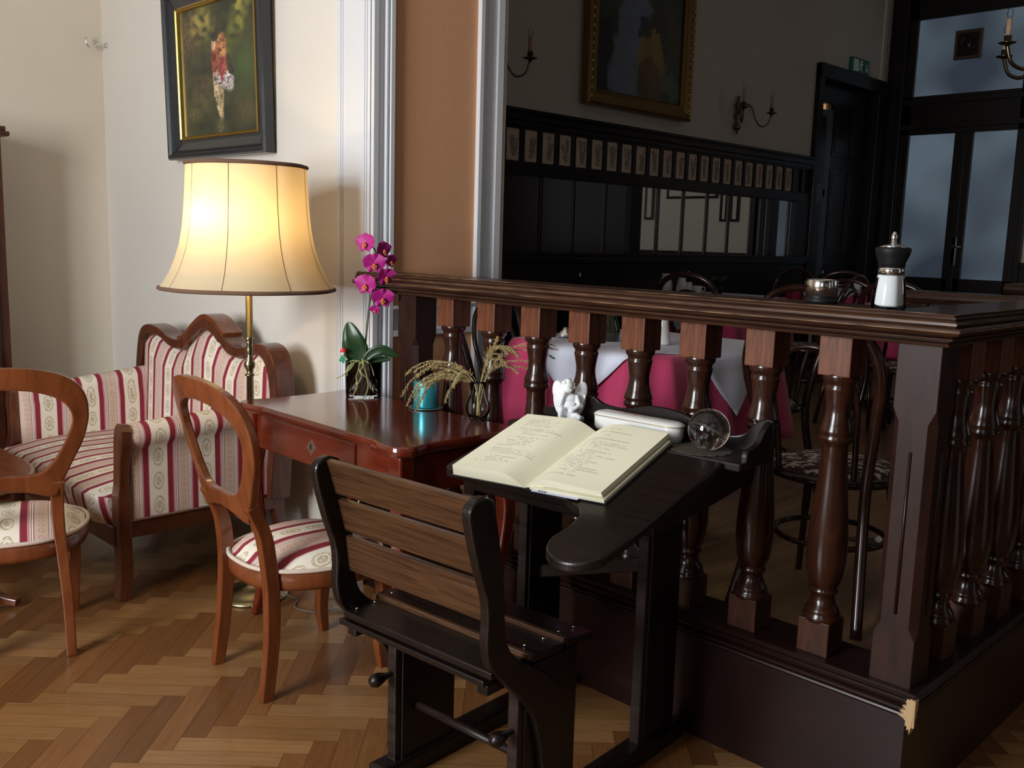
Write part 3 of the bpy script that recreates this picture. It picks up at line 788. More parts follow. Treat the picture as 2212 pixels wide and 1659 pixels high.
# seat cushion
b = MB()
def seatf(u, v):
    x = -4.80+(1.17)*u
    s = v*.93
    # profile: front bottom -> up -> back
    if s < .16: z = .295+.12*(s/.16); y = 1.405-.03*math.sin(s/.16*PI/2)
    else:
        q = (s-.16)/.77; y = 1.375+.75*q; z = .415+.035*math.sin(min(q*3.0, 1)*PI/2)
        z += .012*math.sin(PI*u)
    ex = min(u, 1-u); y += .05*max(0, 1-ex*9)**2 if s < .4 else 0
    if s >= .16: z -= .02*max(0, 1-ex*12)
    return (x-ox, y-oy, z)
SE = [[seatf(u, j/30) for j in range(31)] for u in (0, 1)]
for e_ in SE: b.add(e_, [tuple(range(31))], False, [(p[1], p[2]) for p in e_])
b.grid(40, 30, seatf, True, lambda u, v: (-4.8+1.17*u+.05, v*.95)); b.build('seat_cushion', 'stripe', t)
b = MB(); b.box(-4.86-ox, -3.60-ox, 1.43-oy, 1.47-oy, .215, .30); b.box(-4.86-ox, -3.60-ox, 1.47-oy, 2.12-oy, .27, .30)
b.build('front_rail', 'cherry_dark', t, bevel=.006)
def arm(xo, xi, zr, zf, sgn, y0=1.49, y1=2.12):
    b = MB()
    # section: outer vertical panel + roll on top
    def sec(y, f):
        zt = zf+(zr-zf)*f; r = .052
        P = [(xo, .315)]
        P += [(xo, .315+(zt-.315-2*r)*k/4) for k in (1, 2, 3, 4)]
        cxr = xo-sgn*.024; czr = zt-r
        for k in range(11):
            a = R(-40)+R(230)*k/10
            P.append((cxr+sgn*r*math.cos(a)*1.05, czr+r*math.sin(a)))
        P += [(xi, .60), (xi, .42)]
        return P
    m_ = 18; S = [sec(0, k/m_) for k in range(m_+1)]
    L0 = [0]
    for a, c in zip(S[0][:-1], S[0][1:]): L0.append(L0[-1]+math.hypot(a[0]-c[0], a[1]-c[1]))
    nn = len(S[0])
    vs = []; uvs = []
    for k in range(m_+1):
        y = y0+(y1-y0)*k/m_
        for i, (x, z) in enumerate(S[k]): vs.append((x-ox, y-oy, z)); uvs.append((y+.07, L0[i]))
    fs = [(k*nn+i, k*nn+i+1, (k+1)*nn+i+1, (k+1)*nn+i) for k in range(m_) for i in range(nn-1)]
    fs.append(tuple(range(nn))); b.add(vs, fs, True, uvs)
    o = b.build('armrest', 'stripe', t); o.modifiers.new('weld', 'WELD')
    # front post curved + leg
    b = MB(); xm = (xo+xi)/2+sgn*.02
    P = catmull([(xm-ox+sgn*.016, 1.478-oy, zf+.004), (xm-ox+sgn*.018, 1.474-oy, zf-.02), (xm-ox+sgn*.020, 1.470-oy, zf-.07), (xm-ox+sgn*.008, 1.468-oy, .54), (xm-ox+sgn*.0, 1.465-oy, .36), (xm-ox+sgn*.003, 1.468-oy, .12), (xm-ox+sgn*.006, 1.456-oy, 0)], 4)
    hw = [.012, .036, .041, .030, .032, .028, .034]
    n_ = len(P); H = []
    for i in range(n_):
        q = i/(n_-1)*6; j = min(int(q), 5); H.append(hw[j]*(1-(q-j))+hw[j+1]*(q-j))
    b.bar(P, H, [.020 if i < n_*.6 else .026 for i in range(n_)], (1, 0, 0)); b.build('leg', 'cherry_dark', t, bevel=.006)
    b = MB(); b.box(min(xo, xi)-ox+.004, max(xo, xi)-ox-.004, 1.49-oy, 2.14-oy, .245, .315); b.build('side_rail', 'cherry_dark', t, bevel=.005)
    b = MB(); P = catmull([(xm-ox, 2.15-oy, .30), (xm-ox, 2.16-oy, .2), (xm-ox, 2.20-oy, .08), (xm-ox, 2.235-oy, 0)], 4); b.bar(P, .024, .024, (1, 0, 0)); b.build('leg', 'cherry_dark', t, bevel=.004)
    b = MB(); b.tube([(xo-ox+sgn*.002, 1.494-oy, .32), (xo-ox+sgn*.002, 1.494-oy, zf-.10), (xo-ox+sgn*.022, 1.494-oy, zf-.05), (xo-ox+sgn*.012, 1.494-oy, zf-.012)], .005, 6)
    b.tube([(xo-ox+sgn*.002, y-oy, .318) for y in (1.494, 1.8, 2.12)], .005, 6); b.build('piping', 'braid', t)
arm(-3.575, -3.665, .735, .70, 1)
arm(-4.86, -4.77, .745, .68, -1)

# low round table
t = thing('coffee_table', 'low brown table with wavy moulded edge in front of the settee', 'table', (-4.10, .80, 0))
def topline(n=72, a=.60, c=.42, e=2.9, k=0):
    P = []
    for i in range(n):
        th = 2*PI*i/n; co, si = math.cos(th), math.sin(th)
        r = (abs(co)**e+abs(si)**e)**(-1/e); r *= 1+.035*math.cos(4*th+PI*0)*-1
        P.append((a*r*co+k*co, c*r*si+k*si))
    return P
b = MB(); layers = [(.0, .55), (-.012, .556), (-.002, .545), (0, .535), (-.018, .525), (-.01, .512), (-.03, .505)]
layers = [(-.03, .505), (-.008, .512), (-.016, .524), (.0, .534), (.0, .546), (-.01, .552)]
n = 72; vs = []
for k, z in layers: vs += [(x, y, z) for x, y in topline(k=k)]
fs = []
for j in range(len(layers)-1):
    for i in range(n): fs.append((j*n+i, j*n+(i+1) % n, (j+1)*n+(i+1) % n, (j+1)*n+i))
fs += [tuple(range(n))[::-1], tuple((len(layers)-1)*n+i for i in range(n))]
b.add(vs, fs, False); b.build('tabletop', 'cherry', t)
b = MB(); b.lathe([(.03, .505), (.10, .49), (.06, .46), (.045, .40), (.07, .34), (.085, .30), (.06, .26), (.05, .22), (.10, .19), (.11, .15), (.06, .13), (0, .12)], 24); b.build('pedestal', 'cherry', t)
for k in range(4):
    a = R(45+90*k); P = catmull([(.05, 0, .20), (.14, 0, .19), (.24, 0, .10), (.33, 0, .03), (.40, 0, .012)], 5)
    q = MB(); q.bar([(p.x*math.cos(a)*1.2, p.x*math.sin(a)*1.15, p.z+.012) for p in P], [.02]*len(P), [.026-.014*i/len(P) for i in range(len(P))], (-math.sin(a), math.cos(a), 0)); q.build('foot', 'cherry', t, bevel=.004)
o = MB().box(-.03, .04, -.02, .03, 0, .0015, Matrix.Rotation(.5, 4, 'Z')).build('paper_napkin', 'white_china'); o.location = (-3.90, .97, .5525)
tag(o, 'small white paper scrap lying on the low brown table', 'paper')

# tall cabinet at the left edge
t = thing('cabinet', 'tall dark red-brown cabinet against the left wall, cut by the frame', 'cabinet', (-5.8, 1.2, 0))
b = MB(); b.box(0, .42, -.55, .44, .06, 1.9); b.build('body', 'cabinet_wood', t, bevel=.004)
b = MB(); b.box(0, .455, -.58, .475, 1.9, 1.925); b.box(0, .445, -.57, .46, 1.925, 1.95); b.build('cornice', 'cabinet_wood', t, bevel=.006)
b = MB(); b.box(0, .44, -.57, .455, 0, .08); b.build('plinth', 'cabinet_wood', t, bevel=.006)
b = MB(); b.box(.42, .435, -.5, -.06, .12, 1.86); b.build('door', 'cabinet_wood', t, bevel=.004)
b = MB(); b.box(.42, .435, -.05, .39, .12, 1.86); b.build('door', 'cabinet_wood', t, bevel=.004)

# writing table (red mahogany)
t = thing('writing_table', 'glossy red mahogany writing table with drawer and lobed corners', 'table', (-2.655, 1.975, 0), R(-1.5))
HX, HY, ZT = .505, .26, .83
def lobed(k=0, n=10):
    P = []
    for cx, cy, a0 in ((HX-.05, HY-.05, 0), (-HX+.05, HY-.05, 90), (-HX+.05, -HY+.05, 180), (HX-.05, -HY+.05, 270)):
        aa = R(a0)
        # small cove, then lobe, then cove
        sx, sy = (1 if cx > 0 else -1), (1 if cy > 0 else -1)
        lob = [(cx+(.055+k)*math.cos(aa+R(-15+120*i/n)), cy+(.055+k)*math.sin(aa+R(-15+120*i/n))) for i in range(n+1)]
        P += lob
    return P
def inset(P, d): return [(x*(1-d/HX), y*(1-d/HY)) for x, y in P]
P0 = lobed(); edge = []
# straight sides pulled in between the lobes to leave the ogee at each corner
Q = []
for i in range(4):
    seg = P0[i*11:(i+1)*11]; Q += seg
    a, c = seg[-1], P0[((i+1) % 4)*11]
    dx, dy = c[0]-a[0], c[1]-a[1]; L0 = math.hypot(dx, dy); nx_, ny_ = -dy/L0, dx/L0
    for f in (.07, .12, .2, .35, .5, .65, .8, .88, .93):
        d = .018
        Q.append((a[0]+dx*f+nx_*d*(1 if .1 < f < .9 else .5), a[1]+dy*f+ny_*d*(1 if .1 < f < .9 else .5)))
n = len(Q); vs = []; fs = []
lay = [(.02, ZT-.035), (.006, ZT-.032), (0, ZT-.024), (-.002, ZT-.014), (0, ZT-.004), (.004, ZT)]
for d, z in lay: vs += [(x, y, z) for x, y in inset(Q, d)]
for j in range(len(lay)-1):
    for i in range(n): fs.append((j*n+i, j*n+(i+1) % n, (j+1)*n+(i+1) % n, (j+1)*n+i))
fs += [tuple(range(n))[::-1], tuple((len(lay)-1)*n+i for i in range(n))]
b = MB(); b.add(vs, fs); b.build('tabletop', 'mahogany', t)
b = MB(); a0, a1, c0, c1 = -HX+.045, HX-.045, -HY+.04, HY-.04
b.box(a0, a1, c0, c0+.02, ZT-.165, ZT-.034); b.box(a0, a1, c1-.02, c1, ZT-.165, ZT-.034); b.box(a0, a0+.02, c0, c1, ZT-.165, ZT-.034); b.box(a1-.02, a1, c0, c1, ZT-.165, ZT-.034)
b.build('apron', 'mahogany', t, bevel=.002)
b = MB(); b.box(-.30, .22, c0-.006, c0+.002, ZT-.158, ZT-.042); dr = b.build('drawer', 'mahogany', t, bevel=.002)
b = MB(); b.prism([(-.026, 0), (-.014, .012), (0, .028), (.014, .012), (.026, 0), (.014, -.012), (0, -.028), (-.014, -.012)], 0, .003, lambda a, c, w_: (-.04+a, c0-.006-w_, ZT-.098+c)); kh = b.build('keyhole_plate', 'steel', dr)
b = MB(); b.box(-.0425, -.0375, c0-.0105, c0-.0088, ZT-.105, ZT-.092); b.sphere((-.04, c0-.0095, ZT-.090), (.004, .0015, .004), 8); b.build('keyhole', 'black', dr)
for sx in (-1, 1):
    for sy in (-1, 1):
        x, y = sx*(HX-.055), sy*(HY-.05)
        P = catmull([(x, y, ZT-.034), (x, y, ZT-.17), (x+sx*.012, y+sy*.008, .56), (x+sx*.002, y, .42), (x-sx*.02, y-sy*.012, .25), (x-sx*.012, y-sy*.006, .1), (x+sx*.012, y+sy*.006, 0)], 5); nn = len(P)
        b = MB(); b.bar(P, [.030-.014*(i/nn) for i in range(nn)], [.030-.014*(i/nn) for i in range(nn)], (1, 0, 0)); b.build('leg', 'mahogany', t, bevel=.008)

# floor lamp
LX, LY = -3.30, 1.86
t = thing('floor_lamp', 'brass floor lamp with large glowing parchment bell shade', 'lamp', (LX, LY, 0))
b = MB(); b.lathe([(.138, 0), (.140, .006), (.138, .012), (.12, .018), (.105, .022), (.098, .03), (.06, .04), (.028, .05), (.018, .07), (.02, .085), (.012, .10)], 40); b.build('base', 'brass', t)
b = MB(); b.lathe([(.0125, .08), (.0125, .895), (.019, .897), (.019, .903), (.010, .908), (.014, .92), (.022, .935), (.022, .948), (.013, .96), (.016, .966), (.010, .972), (.013, .985), (.014, 1.0), (.010, 1.02), (.015, 1.03), (.011, 1.036), (.019, 1.042), (.0125, 1.048), (.0125, 1.42)], 20); b.build('pole', 'brass', t)
shp = [(.318, 1.236), (.300, 1.262), (.278, 1.30), (.258, 1.35), (.243, 1.40), (.232, 1.46), (.225, 1.53), (.220, 1.61), (.216, 1.697)]
NP = 8; off = R(-1.5)
def shr(a, r):
    # eight panels slightly flattened between the ribs
    k = (a-off) % (2*PI/NP)-PI/NP
    return r*(1-.35*(1-math.cos(k)*1.0)+0.0)/(1-.35*(1-math.cos(PI/NP)))
b = MB()
b.grid(96, 24, lambda u, v: (lambda a, q: (lambda r, z: (shr(a, r)*math.cos(a), shr(a, r)*math.sin(a), z))(*q))(2*PI*u, (lambda s: (lambda i, f: (shp[i][0]*(1-f)+shp[min(i+1, 8)][0]*f, shp[i][1]*(1-f)+shp[min(i+1, 8)][1]*f))(min(int(s), 7), s-min(int(s), 7)))(v*8)), closeu=True)
b.build('lamp_shade', 'shade', t, fix=False)
for (r, z, nm) in ((.318, 1.236, 'bottom'), (.216, 1.698, 'top')):
    b = MB(); P = [(shr(2*PI*k/64, r)*math.cos(2*PI*k/64), shr(2*PI*k/64, r)*math.sin(2*PI*k/64), z) for k in range(64)]
    b.tube(P, .0075, 8, True); b.build('braid_trim', 'braid', t)
for k in range(NP):
    a = off+2*PI*k/NP
    b = MB(); b.tube([(shr(a, r)*math.cos(a)*1.002, shr(a, r)*math.sin(a)*1.002, z) for r, z in shp], .0014, 5); b.build('rib', 'braid', t)
b = MB(); b.lathe([(.018, 1.40), (.018, 1.45), (.012, 1.455)], 16)
b.tube([(0, 0, 1.42), (.02, -.08, 1.415), (.035, -.135, 1.43)], .007); b.tube([(0, 0, 1.42), (.085, -.03, 1.425)], .007); b.build('lamp_holder', 'brass', t)
for q in ((.035, -.135, 1.45), (.085, -.03, 1.44)): b = MB(); b.sphere(q, (.022, .022, .026)); b.build('bulb', 'white_china', t)
b = MB(); b.tube([(.0165, .004, 1.40), (.0175, .004, 1.0), (.0165, .006, .5), (.0165, .004, .06)], .0018, 6)
b.tube(catmull([(.10, .06, .028), (.16, .10, .006), (.24, .05, .005), (.34, .10, .005), (.40, .22, .005), (.30, .26, .005), (.22, .20, .005), (.30, .12, .005), (.45, .30, .005), (.42, .44, .005)], 6), .0035, 6)
b.build('power_cord', 'cord', t)
for k, (lx, ly, lz, e) in enumerate(((.035, -.135, 1.50, 3.0), (.095, -.035, 1.485, 1.3))):
    pl = bpy.data.lights.new('bulb_light', 'POINT'); pl.energy = e; pl.color = (1, .70, .36); pl.shadow_soft_size = .025
    po_ = bpy.data.objects.new('bulb_light', pl); po_.location = (lx, ly, lz); po_.parent = t; C.objects.link(po_)

# ------------------------------------------------------------------ PICTURES
def canvas_mesh(b, wd, h, nx, nzz, fcol, y=0):
    b.grid(nx, nzz, lambda u, v: ((u-.5)*wd, y, v*h), False)
    return [fcol(i/nx, j/nzz) for j in range(nzz+1) for i in range(nx+1)]
def mixc(a, b, t): t = max(0, min(1, t)); return tuple(p*(1-t)+q*t for p, q in zip(a, b))
def cap(u, v, a, c, r0, r1):
    ax, ay = a; bx, by = c; dx, dy = bx-ax, by-ay
    t = max(0, min(1, ((u-ax)*dx+(v-ay)*dy)/(dx*dx+dy*dy))); rr = r0+(r1-r0)*t
    return math.hypot(u-ax-dx*t, v-ay-dy*t)/rr
def paintA(u, v):
    v2 = v*1.0; asp = .74; x, y = u, v2/asp
    n1 = nz(x, y, 4, 1); n2 = nz(x, y, 14, 2); n3 = nz(x, y, 45, 3)+.5*nz(x, y, 90, 4)
    c = mixc((.012, .018, .008), (.045, .05, .018), .5+n1+n2*.5)
    c = mixc(c, (.38, .30, .06), 1.5*math.exp(-((u-.28)/.13)**2-((v-.86)/.10)**2)*(.5+n2*1.6))
    c = mixc(c, (.16, .09, .04), 1.1*math.exp(-((u-.12)/.13)**2-((v-.78)/.16)**2)*(.55+n3*1.5))
    c = mixc(c, (.42, .36, .06), 1.2*math.exp(-((u-.80)/.05)**2-((v-.92)/.14)**2)*(.6+n2*2))
    s = (v-.42)-(u-.42)*1.15
    c = mixc(c, (.16, .17, .03), .9*math.exp(-(s/.10)**2)*(1 if u > .5 else .15)*(.6+n2))
    c = mixc(c, (.06, .10, .025), .8*math.exp(-((u-.85)/.16)**2-((v-.5)/.15)**2))
    c = mixc(c, (.16, .08, .04), .7*math.exp(-((u-.3)/.12)**2-((v-.35)/.14)**2)*(.5+n2))
    c = mixc(c, (.20, .14, .04), .8*math.exp(-((u-.15)/.08)**2-((v-.18)/.06)**2)*(.5+n3*2))
    c = mixc(c, (.15, .08, .03), .7*math.exp(-((u-.85)/.14)**2-((v-.15)/.07)**2)*(.6+n3))
    c = mixc(c, (.22, .18, .07), .7*math.exp(-((u-.52)/.05)**2-((v-.05)/.06)**2)*(.7+n3))
    # bending figure
    def blot(c, d, col, soft=.5):
        d += n2*.35+n3*.3; col = tuple(max(0, q*(1+n2*1.2+n3*1.2)) for q in col)
        return mixc(c, col, (1-d)/soft+.5) if d < 1.3 else c
    c = blot(c, cap(u, v, (.50, .22), (.53, .12), .022, .018), (.42, .30, .15)); c = blot(c, cap(u, v, (.48, .40), (.50, .20), .038, .02), (.50, .38, .22))
    c = blot(c, cap(u, v, (.55, .38), (.54, .12), .03, .018), (.40, .28, .14))
    c = blot(c, cap(u, v, (.50, .45), (.66, .36), .06, .045), (.42, .36, .34)); c = blot(c, cap(u, v, (.60, .47), (.68, .40), .055, .03), (.55, .48, .46))
    c = blot(c, cap(u, v, (.63, .55), (.68, .46), .05, .03), (.03, .02, .015))
    c = blot(c, cap(u, v, (.52, .66), (.56, .50), .085, .07), (.32, .09, .04)); c = blot(c, cap(u, v, (.56, .70), (.58, .62), .06, .05), (.45, .19, .07))
    c = blot(c, cap(u, v, (.45, .62), (.46, .46), .028, .022), (.30, .05, .04)); c = blot(c, cap(u, v, (.57, .56), (.555, .42), .028, .02), (.30, .04, .05))
    c = blot(c, cap(u, v, (.455, .46), (.46, .30), .016, .013), (.5, .36, .22)); c = blot(c, cap(u, v, (.47, .70), (.46, .67), .035, .03), (.45, .28, .16))
    c = blot(c, cap(u, v, (.49, .745), (.47, .735), .045, .03), (.03, .025, .015))
    return c
def paintB(u, v):
    n1 = nz(u, v, 5, 7); n2 = nz(u, v, 16, 8)
    c = mixc((.010, .013, .010), (.035, .038, .02), .5+n1+n2*.4)
    c = mixc(c, (.11, .13, .16), (1-cap(u, v, (.40, .46), (.32, .12), .14, .20))*3+n2) if cap(u, v, (.40, .46), (.32, .12), .14, .20) < 1.1 else c
    c = mixc(c, (.12, .15, .22), .8) if cap(u, v, (.50, .42), (.46, .25), .1, .1) < 1+n2 else c
    c = mixc(c, (.24, .15, .035), .85) if cap(u, v, (.40, .60), (.38, .57), .10, .08) < 1+n2*.5 else c
    c = mixc(c, (.22, .15, .03), .8) if cap(u, v, (.22, .57), (.14, .56), .06, .05) < 1+n2*.5 else c
    c = mixc(c, (.20, .13, .02), .85) if cap(u, v, (.62, .22), (.64, .20), .15, .13) < 1+n2*.3 else c
    c = mixc(c, (.08, .045, .012), .85) if cap(u, v, (.60, .10), (.66, .08), .13, .10) < 1+n2*.3 else c
    c = mixc(c, (.09, .12, .10), .7) if cap(u, v, (.66, .80), (.68, .70), .04, .05) < 1+n2 else c
    c = mixc(c, (.07, .09, .06), .6) if cap(u, v, (.80, .12), (.92, .08), .06, .06) < 1+n2 else c
    c = mixc(c, (.01, .012, .02), .8) if cap(u, v, (.52, .36), (.56, .36), .05, .05) < 1+n2 else c
    return tuple(q*1.6 for q in c)
t = thing('oil_painting', 'forest oil painting of a bending woman in a black and gold frame', 'painting', (-4.375, 2.335, 1.81)); t.rotation_euler = (R(1.5), 0, 0)
WD, HT, fb = .965, .83, .095
def moulded(b, wd, h, prof, T=None):
    """prof: (inset, y)"""
    n = len(prof); vs = []
    for (sx, sz) in ((-1, 0), (1, 0), (1, 1), (-1, 1)):
        for i_, y in prof: vs.append((sx*(wd/2-i_), y, (i_ if sz == 0 else h-i_)))
    fs = [(k*n+i, k*n+i+1, ((k+1) % 4)*n+i+1, ((k+1) % 4)*n+i) for k in range(4) for i in range(n-1)]
    b.add(vs, fs)
b = MB(); moulded(b, WD, HT, [(0, 0), (0, -.045), (.008, -.055), (.022, -.055), (.030, -.044), (.038, -.046), (.045, -.034), (.082, -.022), (fb, -.022), (fb, 0)]); b.build('frame', 'frame_black', t)
b = MB(); moulded(b, WD-2*fb+.002, HT-2*fb+.002, [(0, -.020), (0, -.026), (.006, -.028), (.011, -.022), (.016, -.024), (.020, -.012), (.020, -.008)])
for v in b.v: v.z += fb
b.build('gilt_liner', 'gold', t)
b = MB(); cols = canvas_mesh(b, WD-2*fb-.03, HT-2*fb-.03, 170, 200, paintA, -.010)
for v in b.v: v.z += fb+.015
b.build('canvas', 'canvas', t, cols=cols, fix=False)
# big gilt painting on the dining room wall
t = thing('oil_painting', 'large dark oil painting in a carved gilt frame on the dining room wall', 'painting', (XW+.03, 6.59, 2.545), R(90))
WD2, HT2 = 1.42, 1.85
b = MB(); moulded(b, WD2, HT2, [(0, 0), (0, -.06), (.02, -.075), (.05, -.06), (.09, -.045), (.115, -.05), (.13, -.035), (.13, -.02)]); b.build('frame', 'old_gilt', t)
b = MB(); cols = canvas_mesh(b, WD2-.24, HT2-.24, 60, 90, paintB, -.022)
for v in b.v: v.z += .12
b.build('canvas', 'canvas', t, cols=cols, fix=False)
b = MB()
for k in range(26):
    z = .06+k*.067
    for sx in (-1, 1): b.sphere((sx*(WD2/2-.035), -.070, z), (.016, .012, .02), 8)
b.build('carving', 'gold', t)

# wall hook
t = thing('wall_hook', 'small pale metal hook near the corner on the cream wall', 'hook', (-5.76, 2.35, 2.50))
b = MB(); b.lathe([(.016, 0), (.014, .008), (0, .01)], 14, Matrix.Rotation(R(90), 4, 'X')); b.build('rosette', 'steel', t)
b = MB(); b.tube(catmull([(0, 0, 0), (0, -.05, .0), (-.0, -.08, -.02), (0, -.11, -.01), (0, -.115, .03)], 5), .006, 8); b.build('hook_arm', 'steel', t)

# ------------------------------------------------------------------ SCHOOL DESK
t = thing('school_desk', 'dark wooden school desk with sloping top joined to its slatted bench seat', 'school desk', (-1.53, 1.44, 0), R(4))
yz = lambda a, c, w_: (w_, a, c)
def curved(pts, n=5): return [(p.x, p.y) for p in catmull([Vector((a, c, 0)) for a, c in pts], n)]
rear = [(.002, .868), (-.028, .862), (-.045, .838), (-.040, .80), (-.028, .755), (-.008, .69), (.018, .62), (.026, .56), (.024, .505), (.038, .445), (.075, .40), (.12, .355), (.175, .30), (.215, .24), (.235, .17), (.25, .10), (.262, -.05)]
front = [(.33, -.05), (.33, .20), (.31, .30), (.25, .36), (.19, .40), (.14, .432), (.105, .47), (.092, .51), (.086, .56), (.082, .62), (.072, .69), (.058, .76), (.045, .82), (.035, .855)]
BN = [o_.name for o_ in t.children]
outl = curved(rear, 4)+curved(front, 4)
for x0, x1 in ((-.015, .015), (-.575, -.545)):
    b = MB(); b.prism(outl, x0, x1, yz); b.build('bench_side', 'dark_oak', t, bevel=.010)
def slat(v0, z0, v1, z1, th, name='back_slat', x0=-.547, x1=-.013, mt='slat_wood'):
    dv, dz = v1-v0, z1-z0; L0 = math.hypot(dv, dz); nv, nz2 = dz/L0*th, -dv/L0*th
    b = MB(); b.prism([(v0, z0), (v1, z1), (v1+nv, z1+nz2), (v0+nv, z0+nz2)], x0, x1, yz); b.build(name, mt, t, bevel=.003)
slat(.002, .862, .034, .765, .016); slat(.040, .748, .066, .655, .016); slat(.068, .638, .082, .535, .016)
slat(.055, .418, .175, .418, .020, 'seat_slat', -.555, .0, 'dark_oak'); slat(.19, .428, .315, .420, .020, 'seat_slat', -.575, .02, 'dark_oak'); slat(.33, .424, .445, .412, .020, 'seat_slat', -.575, .02, 'dark_oak')
for (v, z) in ((.183, .428), (.322, .428)):
    b = MB(); b.box(-.56, .018, v-.008, v+.008, z-.012, z+.004); b.build('seat_batten', 'slat_wood', t, bevel=.002)
b = MB()
for x in (-.535, -.03):
    for v, z in ((.085, .421), (.15, .421), (.215, .430), (.29, .425), (.355, .424), (.42, .418)): b.sphere((x, v, z), (.005, .005, .0025), 8)
b.build('screw_heads', 'steel', t)
b = MB(); b.tube([(-.53, .075, .378), (-.02, .075, .378)], .011, 10); b.build('stretcher', 'slat_wood', t)
b = MB(); b.box(-.57, -.02, .05, .44, .375, .392); b.box(-.545, -.51, .06, .42, .35, .378); b.box(-.05, -.015, .06, .42, .35, .378); b.build('seat_bearer', 'dark_oak', t, bevel=.003)
for o_ in t.children:
    for v_ in o_.data.vertices: v_.co = (.93*v_.co.x+.0998, .93*v_.co.y-.108, .93*v_.co.z+.1015)
# bench columns
for x0, x1, kx in ((-.372, -.332, -.38), (.055, .095, .050)):
    b = MB(); b.box(x0, x1, .075, .275, .045, .455); b.build('column', 'dark_oak', t, bevel=.004)
    b = MB(); b.box(x0+.004, x1-.004, .052, .075, .045, .44); b.build('sliding_post', 'post_wood', t, bevel=.004)
    b = MB(); T = Matrix.Translation((x0+.02, .052, .30)) @ Matrix.Rotation(R(90), 4, 'X')
    b.lathe([(.006, -.004), (.007, .012), (.009, .02), (.017, .043), (.019, .056), (.014, .068), (0, .072)], 14, T); b.build('wing_knob', 'dark_oak', t)
b = MB(); b.tube([(-.34, .13, .19), (.062, .13, .19)], .011, 10); b.build('stretcher', 'post_wood', t)
for x in (-.352, .078):
    b = MB(); b.box(x-.034, x+.034, .0, .80, 0, .055); b.build('floor_runner', 'dark_oak', t, bevel=.01)
# desk pedestals
dl = [(.575, .05), (.575, .60), (.50, .64), (.40, .68), (.34, .74), (.335, .80), (.745, .895), (.78, .84), (.78, .72), (.74, .68), (.735, .05)]
for x0, x1 in ((-.378, -.338), (.055, .095)):
    b = MB(); b.prism([(.60, .05), (.60, .70), (.34, .735), (.34, .795), (.62, .872), (.79, .872), (.79, .76), (.755, .72), (.76, .05)], x0, x1, yz); b.build('pedestal', 'dark_oak', t, bevel=.004)
    b = MB(); b.box(x0+.004, x1-.004, .583, .60, .05, .70); b.build('sliding_post', 'post_wood', t, bevel=.003)
b = MB(); b.bar([(-.36, .655, .43), (.075, .655, .565)], .006, .019, (0, 1, 0)); b.build('cross_brace', 'post_wood', t, bevel=.003)
b = MB(); b.bar([(-.13, .675, .675), (.075, .675, .505)], .006, .019, (0, 1, 0)); b.build('cross_brace', 'post_wood', t, bevel=.003)
# box under the top
b = MB(); b.prism([(.33, .755), (.33, .80), (.62, .875), (.79, .885), (.79, .80), (.62, .78)], -.36, .26, yz); b.build('book_box', 'dark_oak', t, bevel=.004)
# sloping top with the arm rest extension
A0, S0 = .738, .27
def sl(v): return A0+S0*v
def arc(cx, cy, r, a0, a1, n=8): return [(cx+r*math.cos(R(a0+(a1-a0)*k/n)), cy+r*math.sin(R(a0+(a1-a0)*k/n))) for k in range(n+1)]
top2 = [(-.41, .605)]+arc(-.38, .315, .03, 180, 270, 5)+[(.03, .285), (.085, .262)]+[(.112, .235), (.122, .19)]+arc(.200, .135, .085, 180, 335, 28)+[(.285, .20), (.29, .605)]
b = MB(); b.prism(top2, -.024, 0, lambda a, c, w_: (a, c, sl(c)+w_)); b.build('sloping_top', 'dark_oak', t, bevel=.005)
b = MB(); b.box(-.45, .335, .605, .79, .882, .904); b.build('shelf', 'dark_oak', t, bevel=.004)
# wavy rear upstand and end scroll
us = curved([(-.45, .90), (-.45, .925), (-.40, .93), (-.34, .955), (-.27, .985), (-.22, .965), (-.14, .962), (-.05, .982), (.05, .975), (.14, .945), (.20, .935), (.25, .945), (.29, .985), (.335, .99), (.335, .90)], 4)
b = MB(); b.prism(us, .778, .795, lambda a, c, w_: (a, w_, c)); b.build('rear_upstand', 'dark_oak', t, bevel=.003)
es = curved([(.64, .90), (.645, .93), (.68, .935), (.71, .945), (.74, .975), (.778, .988), (.778, .90)], 4)
b = MB(); b.prism(es, .318, .335, yz); b.build('end_scroll', 'dark_oak', t, bevel=.003)
b = MB(); b.prism([(.0+.02*math.cos(R(a))*2.2, .64+.009*math.sin(R(a))) for a in range(0, 360, 20)], .9041, .9048, ident); b.build('pencil_groove', 'black', t)
DT = Matrix.Translation((-1.53, 1.44, 0)) @ Matrix.Rotation(R(4), 4, 'Z')

